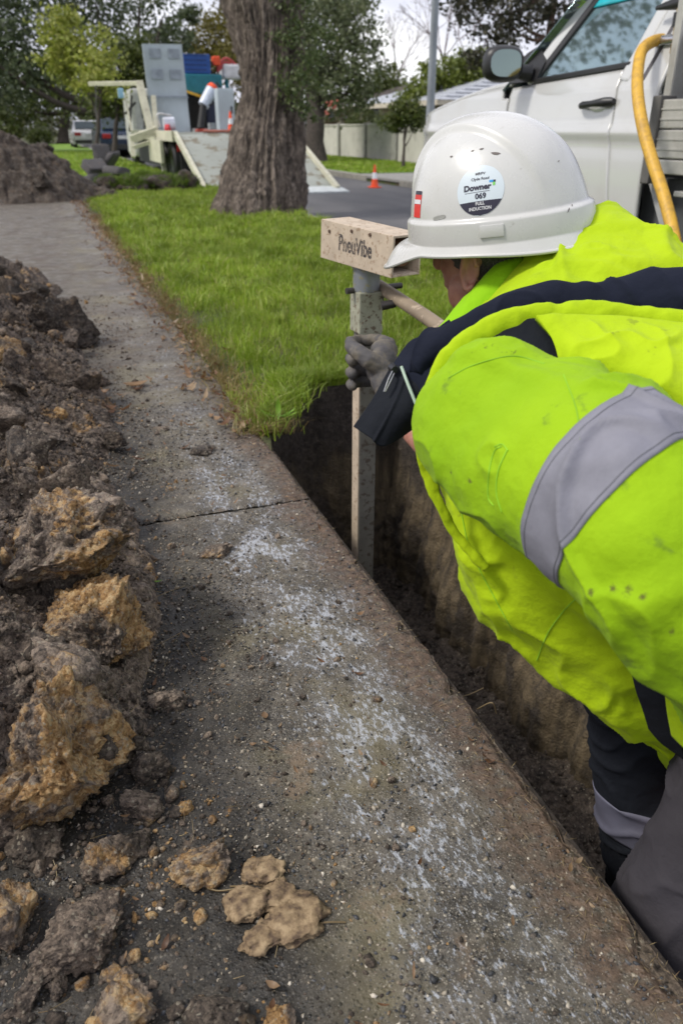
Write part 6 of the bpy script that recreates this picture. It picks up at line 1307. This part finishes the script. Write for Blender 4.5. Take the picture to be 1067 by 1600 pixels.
# stitched patch outline and stains on the shoulder
def surf_line(G, pts, r, nm, mt, par, lift=.0008):
    V, nn, C = G; N, M = V.shape[:2]; b = BVHTree.FromPolygons([Vector(v) for v in V.reshape(-1, 3)], [tuple(map(int, f)) for f in gridF(N, M, True)]); out = []
    P = catmull(np.array(pts, float), max(8, len(pts) * 8))
    for px, py in P:
        d = Vector(nrmz(U(px, py, 1) - CAMP)); l, n, _, _ = b.ray_cast(Vector(CAMP), d)
        if l is not None: out.append(np.array(l) - np.array(d) * lift)
    return MB().tube(out, r, 5).build(nm, mt, par, smooth=True) if len(out) > 2 else None
thread = plain('thread', (.26, .52, .02), .7)
surf_line(SG, [(783, 697), (772, 705), (764, 735), (762, 775), (770, 790)], .0007, 'stitching', thread, jacket); surf_line(SG, [(792, 702), (778, 735), (775, 770), (783, 800)], .0007, 'stitching', thread, jacket); surf_line(SG, [(772, 698), (784, 694), (793, 704)], .0007, 'stitching', thread, jacket)
mud = plain('mud_smear', (.10, .085, .02), .8, bump=.001)
def smear(G, px, py, w, h, a, nm='mud_smear'):
    V, nn, C = G; N, M = V.shape[:2]; b = smear.b.setdefault(id(G), BVHTree.FromPolygons([Vector(v) for v in V.reshape(-1, 3)], [tuple(map(int, f)) for f in gridF(N, M, True)])); P = []
    k = 18; ph = RNG.uniform(0, 6)
    for q in np.linspace(0, 2 * PI, k, endpoint=False):
        rr = 1 + .45 * math.sin(3 * q + ph) + .25 * math.sin(7 * q + ph); x = w * math.cos(q) * rr; y = h * math.sin(q) * rr; ca, sa = math.cos(a), math.sin(a); d = Vector(nrmz(U(px + x * ca - y * sa, py + x * sa + y * ca, 1) - CAMP)); l, n, _, _ = b.ray_cast(Vector(CAMP), d)
        if l is None: return
        P.append(np.array(l) - np.array(d) * .0012)
    P.append(np.mean(P, 0)); mesh(nm, np.array(P), [(i, (i + 1) % k, k) for i in range(k)], mud, jacket)
smear.b = {}
def at_surface(G, px, py):
    V, nn, C = G; N, M = V.shape[:2]; b = smear.b.setdefault(id(G), BVHTree.FromPolygons([Vector(v) for v in V.reshape(-1, 3)], [tuple(map(int, f)) for f in gridF(N, M, True)])); l, n, _, _ = b.ray_cast(Vector(CAMP), Vector(nrmz(U(px, py, 1) - CAMP))); return np.array(l) if l is not None else CAMP
bpy.data.objects['sleeve'].data.materials[0] = cloth('hi_vis_lime_marked', LIME, LIME2, 1.8, spots=[(at_surface(SG, a, b), r, e) for a, b, r, e in ((923, 925, .0040, 2.0), (957, 920, .0055, 1.4), (980, 922, .0042, 2.6), (1004, 932, .0040, 3.0), (1050, 985, .003, 2), (733, 751, .0055, .8), (704, 738, .003, 1), (996, 664, .0035, .8))])
V_, nn_g, C_ = SG
for i_ in (int(.412 * 259) + 2, int(.497 * 259) - 2): MB().tube(np.vstack([V_[i_] + nn_g[i_] * .0018, (V_[i_] + nn_g[i_] * .0018)[:1]]), .0005, 5, cap=False).build('tape_stitching', plain('tape_thread', (.12, .125, .14), .8), jacket, smooth=True)
surf_line(SG, [(700, 590), (740, 570), (800, 556), (850, 568)], .0006, 'stitching', thread, jacket)
surf_line(SG, [(880, 585), (900, 640), (905, 690)], .0006, 'stitching', thread, jacket)
to_st = [(700, 560, 960, 330, 1.16, .42), (672, 640, 1045, 385, 1.12, .50), (678, 740, 1130, 450, 1.10, .55), (706, 850, 1210, 560, 1.08, .55), (760, 960, 1290, 680, 1.08, .52), (845, 1050, 1350, 800, 1.10, .50), (925, 1118, 1385, 900, 1.12, .48), (985, 1150, 1400, 960, 1.14, .46), (1045, 1178, 1400, 1010, 1.16, .44)]
to_lines = [(U(728, 800, 1.0), U(900, 960, .95), .012, .012), (U(745, 880, 1.0), U(880, 1040, .95), .014, -.010), (U(760, 820, .98), U(905, 915, .93), .010, -.010), (U(800, 960, 1.0), U(860, 900, .95), .008, .008), (U(840, 1010, 1.0), U(900, 930, .95), .010, .009), (U(860, 1040, 1.0), U(960, 990, .95), .016, .012), (U(720, 770, 1.0), U(760, 900, .97), .010, .010), (U(880, 1090, 1.0), U(1000, 1060, .96), .012, -.008)]
def to_disp(P, u, v): return wrink(P, (.1, -.5, -.8), 6, 231, .012) + wrink(P, (.5, -.3, -.5), 11, 235, .006) + fbm(P, 6, 3, seed=91) * .014 + ridge(P, (.4, .5, .8), 20, 7, 1.0, 2.4) * .007 * sm(.2, .45, u) + fold_lines(P, to_lines) + fbm(P, 42, 3, seed=94) * .0014
TG = loft(to_st, 240, 260, to_disp); loft_obj('body_panel', TG, vest_b, jacket)
surf_line(TG, [(838, 1032), (855, 990), (880, 955), (905, 930)], .0007, 'stitching', thread, jacket); surf_line(TG, [(720, 800), (735, 860), (770, 930), (800, 985)], .0007, 'stitching', thread, jacket)
# rolled edge of the jacket yoke running over the shoulder
rl = [(1110, 520, .93, .020), (1040, 508, .94, .021), (970, 500, .95, .021), (900, 496, .955, .020), (830, 498, .955, .017), (770, 512, .95, .015), (725, 540, .945, .015), (692, 580, .95, .0145), (671, 630, .96, .013), (662, 685, .97, .011), (668, 740, .985, .009), (688, 790, .99, .007), (712, 835, 1.0, .006), (760, 890, 1.0, .004)]
P = catmull(np.array([list(U(a, b, c)) + [d] for a, b, c, d in rl]), 200); T_ = np.gradient(P[:, :3], axis=0); T_ /= np.linalg.norm(T_, axis=1, keepdims=True); vw = CAMP - P[:, :3]; Bv = np.cross(T_, vw); Bv /= np.linalg.norm(Bv, axis=1, keepdims=True); Cv = np.cross(Bv, T_); th = np.linspace(0, 2 * PI, 40, endpoint=False)
RV = P[:, None, :3] + (Bv[:, None] * np.cos(th)[None, :, None] * 1.0 + Cv[:, None] * np.sin(th)[None, :, None] * .55) * P[:, None, 3:]
RN = RV - P[:, None, :3]; RN /= np.linalg.norm(RN, axis=-1, keepdims=True); RV += RN * (fbm(RV, 24, 3, seed=99) * .005 + fbm(RV, 70, 2, seed=98) * .0014)[..., None]
roll_g = (RV, RN, P[:, :3]); loft_obj('rolled_hem', roll_g, vest_b, jacket)
gap, gn = patch([[(690, 575, .955), (735, 525, .95), (800, 498, .95), (865, 492, .945)], [(700, 580, .95), (745, 548, .94), (810, 530, .935), (875, 535, .93)], [(715, 590, .95), (760, 575, .93), (820, 565, .915), (885, 600, .90)]], 30, 40); sheet_obj('armhole_shade', gap, gn, .004, navy2, jacket)  # dark sheet added to paint the shade between rolled hem and sleeve
yk, yn = patch([[(838, 492, .935), (880, 488, .935), (960, 492, .93), (1050, 500, .92), (1130, 512, .91)], [(862, 530, .92), (900, 525, .905), (975, 528, .89), (1060, 545, .87), (1140, 560, .85)], [(874, 570, .91), (915, 570, .885), (985, 580, .86), (1065, 605, .83), (1140, 640, .81)], [(880, 600, .93), (925, 612, .90), (995, 640, .87), (1070, 680, .84), (1140, 730, .83)]], 90, 120, lambda P, u, v: wrink(P, (.3, .3, .9), 9, 241, .006) + fbm(P, 9, 3, seed=66) * .007 + ridge(P, (.9, .1, -.4), 40, 8, 1.0, 2.2) * .005 * sm(0, .2, u)); sheet_obj('back_yoke', yk, yn, .010, vest_b, jacket)
# hood bunched behind the helmet
ho_st = [(664, 548, 686, 508, 1.12, .5), (692, 560, 722, 462, 1.13, .5), (740, 560, 768, 412, 1.14, .5), (810, 540, 835, 372, 1.15, .58), (880, 520, 905, 344, 1.16, .62), (940, 520, 960, 340, 1.18, .6), (985, 520, 1003, 372, 1.17, .5), (1030, 520, 1050, 400, 1.15, .4), (1080, 520, 1090, 440, 1.12, .3)]
ho_lines = [(U(830, 470, 1.03), U(960, 380, 1.06), .010, -.006), (U(700, 520, 1.03), U(800, 430, 1.03), .014, .006), (U(980, 350, 1.1), U(990, 400, 1.06), .010, -.010)]
HG = loft(ho_st, 170, 170, lambda P, u, v: wrink(P, (.5, .2, .6), 9, 251, .004) + fbm(P, 7, 3, seed=71) * .008 + fold_lines(P, ho_lines) + fbm(P, 40, 2, seed=72) * .001); loft_obj('hood', HG, cloth('hi_vis_hood', (.24, .50, .005), (.30, .56, .006), .3), jacket)
surf_line(HG, [(870, 376), (905, 385), (930, 400), (945, 425)], .0007, 'stitching', thread, jacket); surf_line(HG, [(866, 382), (900, 391), (924, 406), (938, 428)], .0007, 'stitching', thread, jacket)
# navy lining showing between hood and yoke
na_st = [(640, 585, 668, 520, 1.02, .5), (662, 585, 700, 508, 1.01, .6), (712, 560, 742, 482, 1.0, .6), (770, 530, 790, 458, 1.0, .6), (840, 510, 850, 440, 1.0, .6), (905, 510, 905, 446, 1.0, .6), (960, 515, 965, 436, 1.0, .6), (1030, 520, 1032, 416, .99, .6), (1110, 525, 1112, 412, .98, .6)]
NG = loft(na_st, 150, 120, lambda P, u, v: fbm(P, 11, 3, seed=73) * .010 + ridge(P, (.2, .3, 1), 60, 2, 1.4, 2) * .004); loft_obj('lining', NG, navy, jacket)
Bn, nn_ = patch([[(612, 573, 1.06), (640, 533, 1.04), (672, 520, 1.02), (702, 500, 1.01)], [(612, 590, 1.05), (640, 575, 1.02), (675, 565, 1.0), (710, 540, .99)], [(618, 620, 1.05), (645, 620, 1.02), (668, 615, 1.0), (700, 590, .99)]], 40, 40, lambda P, u, v: fbm(P, 14, 3, seed=74) * .003)
sheet_obj('collar', Bn, nn_, .012, navy, jacket)
Bn, nn_ = patch([[(612, 572, 1.045), (632, 572, 1.03), (655, 575, 1.02), (672, 585, 1.01)], [(585, 620, 1.04), (608, 630, 1.02), (632, 640, 1.01), (668, 640, 1.01)], [(553, 667, 1.05), (577, 683, 1.03), (602, 697, 1.03), (662, 660, 1.03)]], 50, 50, lambda P, u, v: fbm(P, 12, 3, seed=75) * .004 + .003 * np.exp(-((v - .45) / .03) ** 2))
sheet_obj('collar_flap', Bn, nn_, .010, navy2, jacket)
pipe = plain('reflective_piping', (.35, .45, .36), .5); MB().tube([U(627, 573, 1.015), U(637, 600, 1.005), U(650, 632, 1.0)], .0022, 8).build('piping', pipe, jacket, smooth=True)
zm = plain('zip_metal', (.35, .35, .36), .3, .9)
MB().tube([U(613, 580, 1.02), U(607, 592, 1.015), U(600, 612, 1.015)], .0012, 8).build('zip_pull', zm, jacket, smooth=True); MB().tube([U(616, 583, 1.02), U(610, 596, 1.015), U(602, 612, 1.015)], .0010, 8).build('zip_pull', zm, jacket, smooth=True)
MB().tube([U(612, 574, 1.03), U(617, 578, 1.02)], [.006, .005], 10).build('zip_slider', plain('slider', (.04, .04, .045), .35, .5), jacket, smooth=True)
# dark side panels at the hem
Bn, nn_ = patch([[(978, 1020, .93), (1010, 1040, .92), (1040, 1062, .91)], [(995, 1085, .95), (1022, 1105, .94), (1052, 1130, .93)], [(1012, 1140, .97), (1035, 1165, .97), (1072, 1190, .96)]], 40, 24, lambda P, u, v: fbm(P, 16, 2, seed=76) * .004)
sheet_obj('side_panel', Bn, nn_, .006, navy2, jacket)
Bn, nn_ = patch([[(1036, 1055, .90), (1060, 1070, .89), (1085, 1085, .88)], [(1040, 1105, .92), (1062, 1125, .91), (1090, 1150, .90)], [(1048, 1150, .94), (1066, 1168, .93), (1095, 1190, .92)]], 30, 20); sheet_obj('side_panel', Bn, nn_, .006, vest_b, jacket)
# inner shell of the jacket closes the chest and carries the far sleeve
def inner_shell():
    m = MB(); chest = np.array([.80, .92, .58]); hip = np.array([.92, .62, .10]); nk = np.array([.80, 1.02, .70]); rs = np.array([.93, 1.02, .60]); re = U(760, 720, 1.62); cf = U(700, 703, 1.725)
    limb(m, [nk - [0, 0, .03], chest, (chest + hip) / 2, hip + [0, 0, .03]], [.10, .17, .165, .165], 20); limb(m, [chest, rs, re, cf], [.10, .088, .068, .050], 16)
    ball(m, (np.array([.93, 1.02, .60]) + nk) / 2, (.10, .10, .09)); bake_remesh('inner_shell', m, .009, vest_b, jacket, 6, lambda V: wrink(V, (.4, .6, -.4), 8, 261, .008) + fbm(V, 9, 3, seed=77) * .006)
inner_shell()
# right arm
# trousers
trs = empty('trousers', tuple(U(1000, 1200, 1.3))); trs.parent = person; trs.matrix_parent_inverse = chain(person).inverted()
lgA = loft([(905, 1030, 1130, 960, 1.26, .7), (918, 1110, 1110, 1080, 1.27, .75), (926, 1180, 1100, 1180, 1.30, .8), (935, 1260, 1095, 1270, 1.33, .85), (943, 1330, 1085, 1350, 1.36, .9), (950, 1410, 1080, 1430, 1.40, .9), (957, 1500, 1075, 1510, 1.47, .9), (965, 1600, 1075, 1600, 1.56, .9), (968, 1670, 1078, 1670, 1.63, .9)], 170, 110, lambda P, u, v: fbm(P, 8, 3, seed=78) * .010 + ridge(P, (0, .2, 1), 50, 4, 1.2, 2) * .006)
loft_obj('leg', lgA, navy2, trs); tape_from(lgA, .335, .425, 'reflective_band', plain('trouser_tape', (.10, .10, .14), .7), par=trs)
lgB = loft([(1085, 1120, 1400, 1130, 1.10, .6), (1055, 1230, 1350, 1300, 1.10, .65), (1008, 1315, 1280, 1430, 1.12, .7), (966, 1385, 1210, 1520, 1.16, .75), (952, 1440, 1165, 1570, 1.20, .85), (962, 1510, 1140, 1620, 1.26, .9), (980, 1600, 1125, 1680, 1.34, .9), (995, 1700, 1120, 1740, 1.44, .9), (1003, 1790, 1118, 1800, 1.53, .9)], 180, 130, lambda P, u, v: fbm(P, 7, 3, seed=79) * .012 + ridge(P, (.5, .3, .7), 34, 5, 1.2, 2) * .006)
loft_obj('leg', lgB, grey_t, trs)
for px, py, t in ((1015, 1690, 1.66), (1060, 1810, 1.56)):
    p = U(px, py, t); p[2] = -.72; m = MB(); ball(m, p + [0, 0, .03], (.052, .085, .06)); ball(m, p + [-.02, .11, .01], (.048, .09, .042)); limb(m, [p + [0, -.02, .03], p + [0, -.03, .15]], [.055, .058]); bake_remesh('boot', m, .009, plain('boot_leather', (.05, .035, .022), .6), person, 4)
# gloved right hand closed round the post
def glove():
    m = MB(); q = lambda x, y, t: U(x, y, t)
    limb(m, [q(640, 668, 1.84), q(618, 628, 1.89), q(602, 590, 1.915)], [.032, .036, .040]); ball(m, q(597, 572, 1.925), (.044, .030, .050)); ball(m, q(600, 548, 1.94), (.036, .032, .030))
    limb(m, [q(596, 575, 1.90), q(576, 562, 1.885), q(560, 550, 1.895), q(548, 541, 1.93)], [.026, .023, .020, .017])       # thumb across the front of the post
    for i, (y, r) in enumerate(((533, .0150), (559, .0150), (580, .0145), (599, .0125))):
        limb(m, [q(608, y + 4, 1.985), q(590, y - 2, 2.06), q(562, y - 1, 2.07), q(547, y + 1, 2.035), q(551, y + 5, 1.97)], [r * 1.15, r * 1.1, r * 1.05, r, r * .95])
    g = bake_remesh('glove', m, .0035, None, person, 5, lambda V: fbm(V, 60, 3, seed=6) * .0016 + ridge(V, (.3, 0, 1), 240, 3, 1, 2) * .0007)
    gmt = MT('work_glove'); gmt = gmt.done(gmt.mix(gmt.map(gmt.noise(24, 6, .65), .42, .65), (.070, .066, .068), (.15, .13, .10)), .75, 0, gmt.bump(gmt.noise(300, 3), .001)); g.data.materials.append(gmt)
    MB().tube(catmull(np.array([U(636, 668, 1.825), U(650, 655, 1.84)]), 4), .028, 16).build('cuff', plain('glove_cuff', (.03, .03, .03), .9), g, smooth=True)
glove()
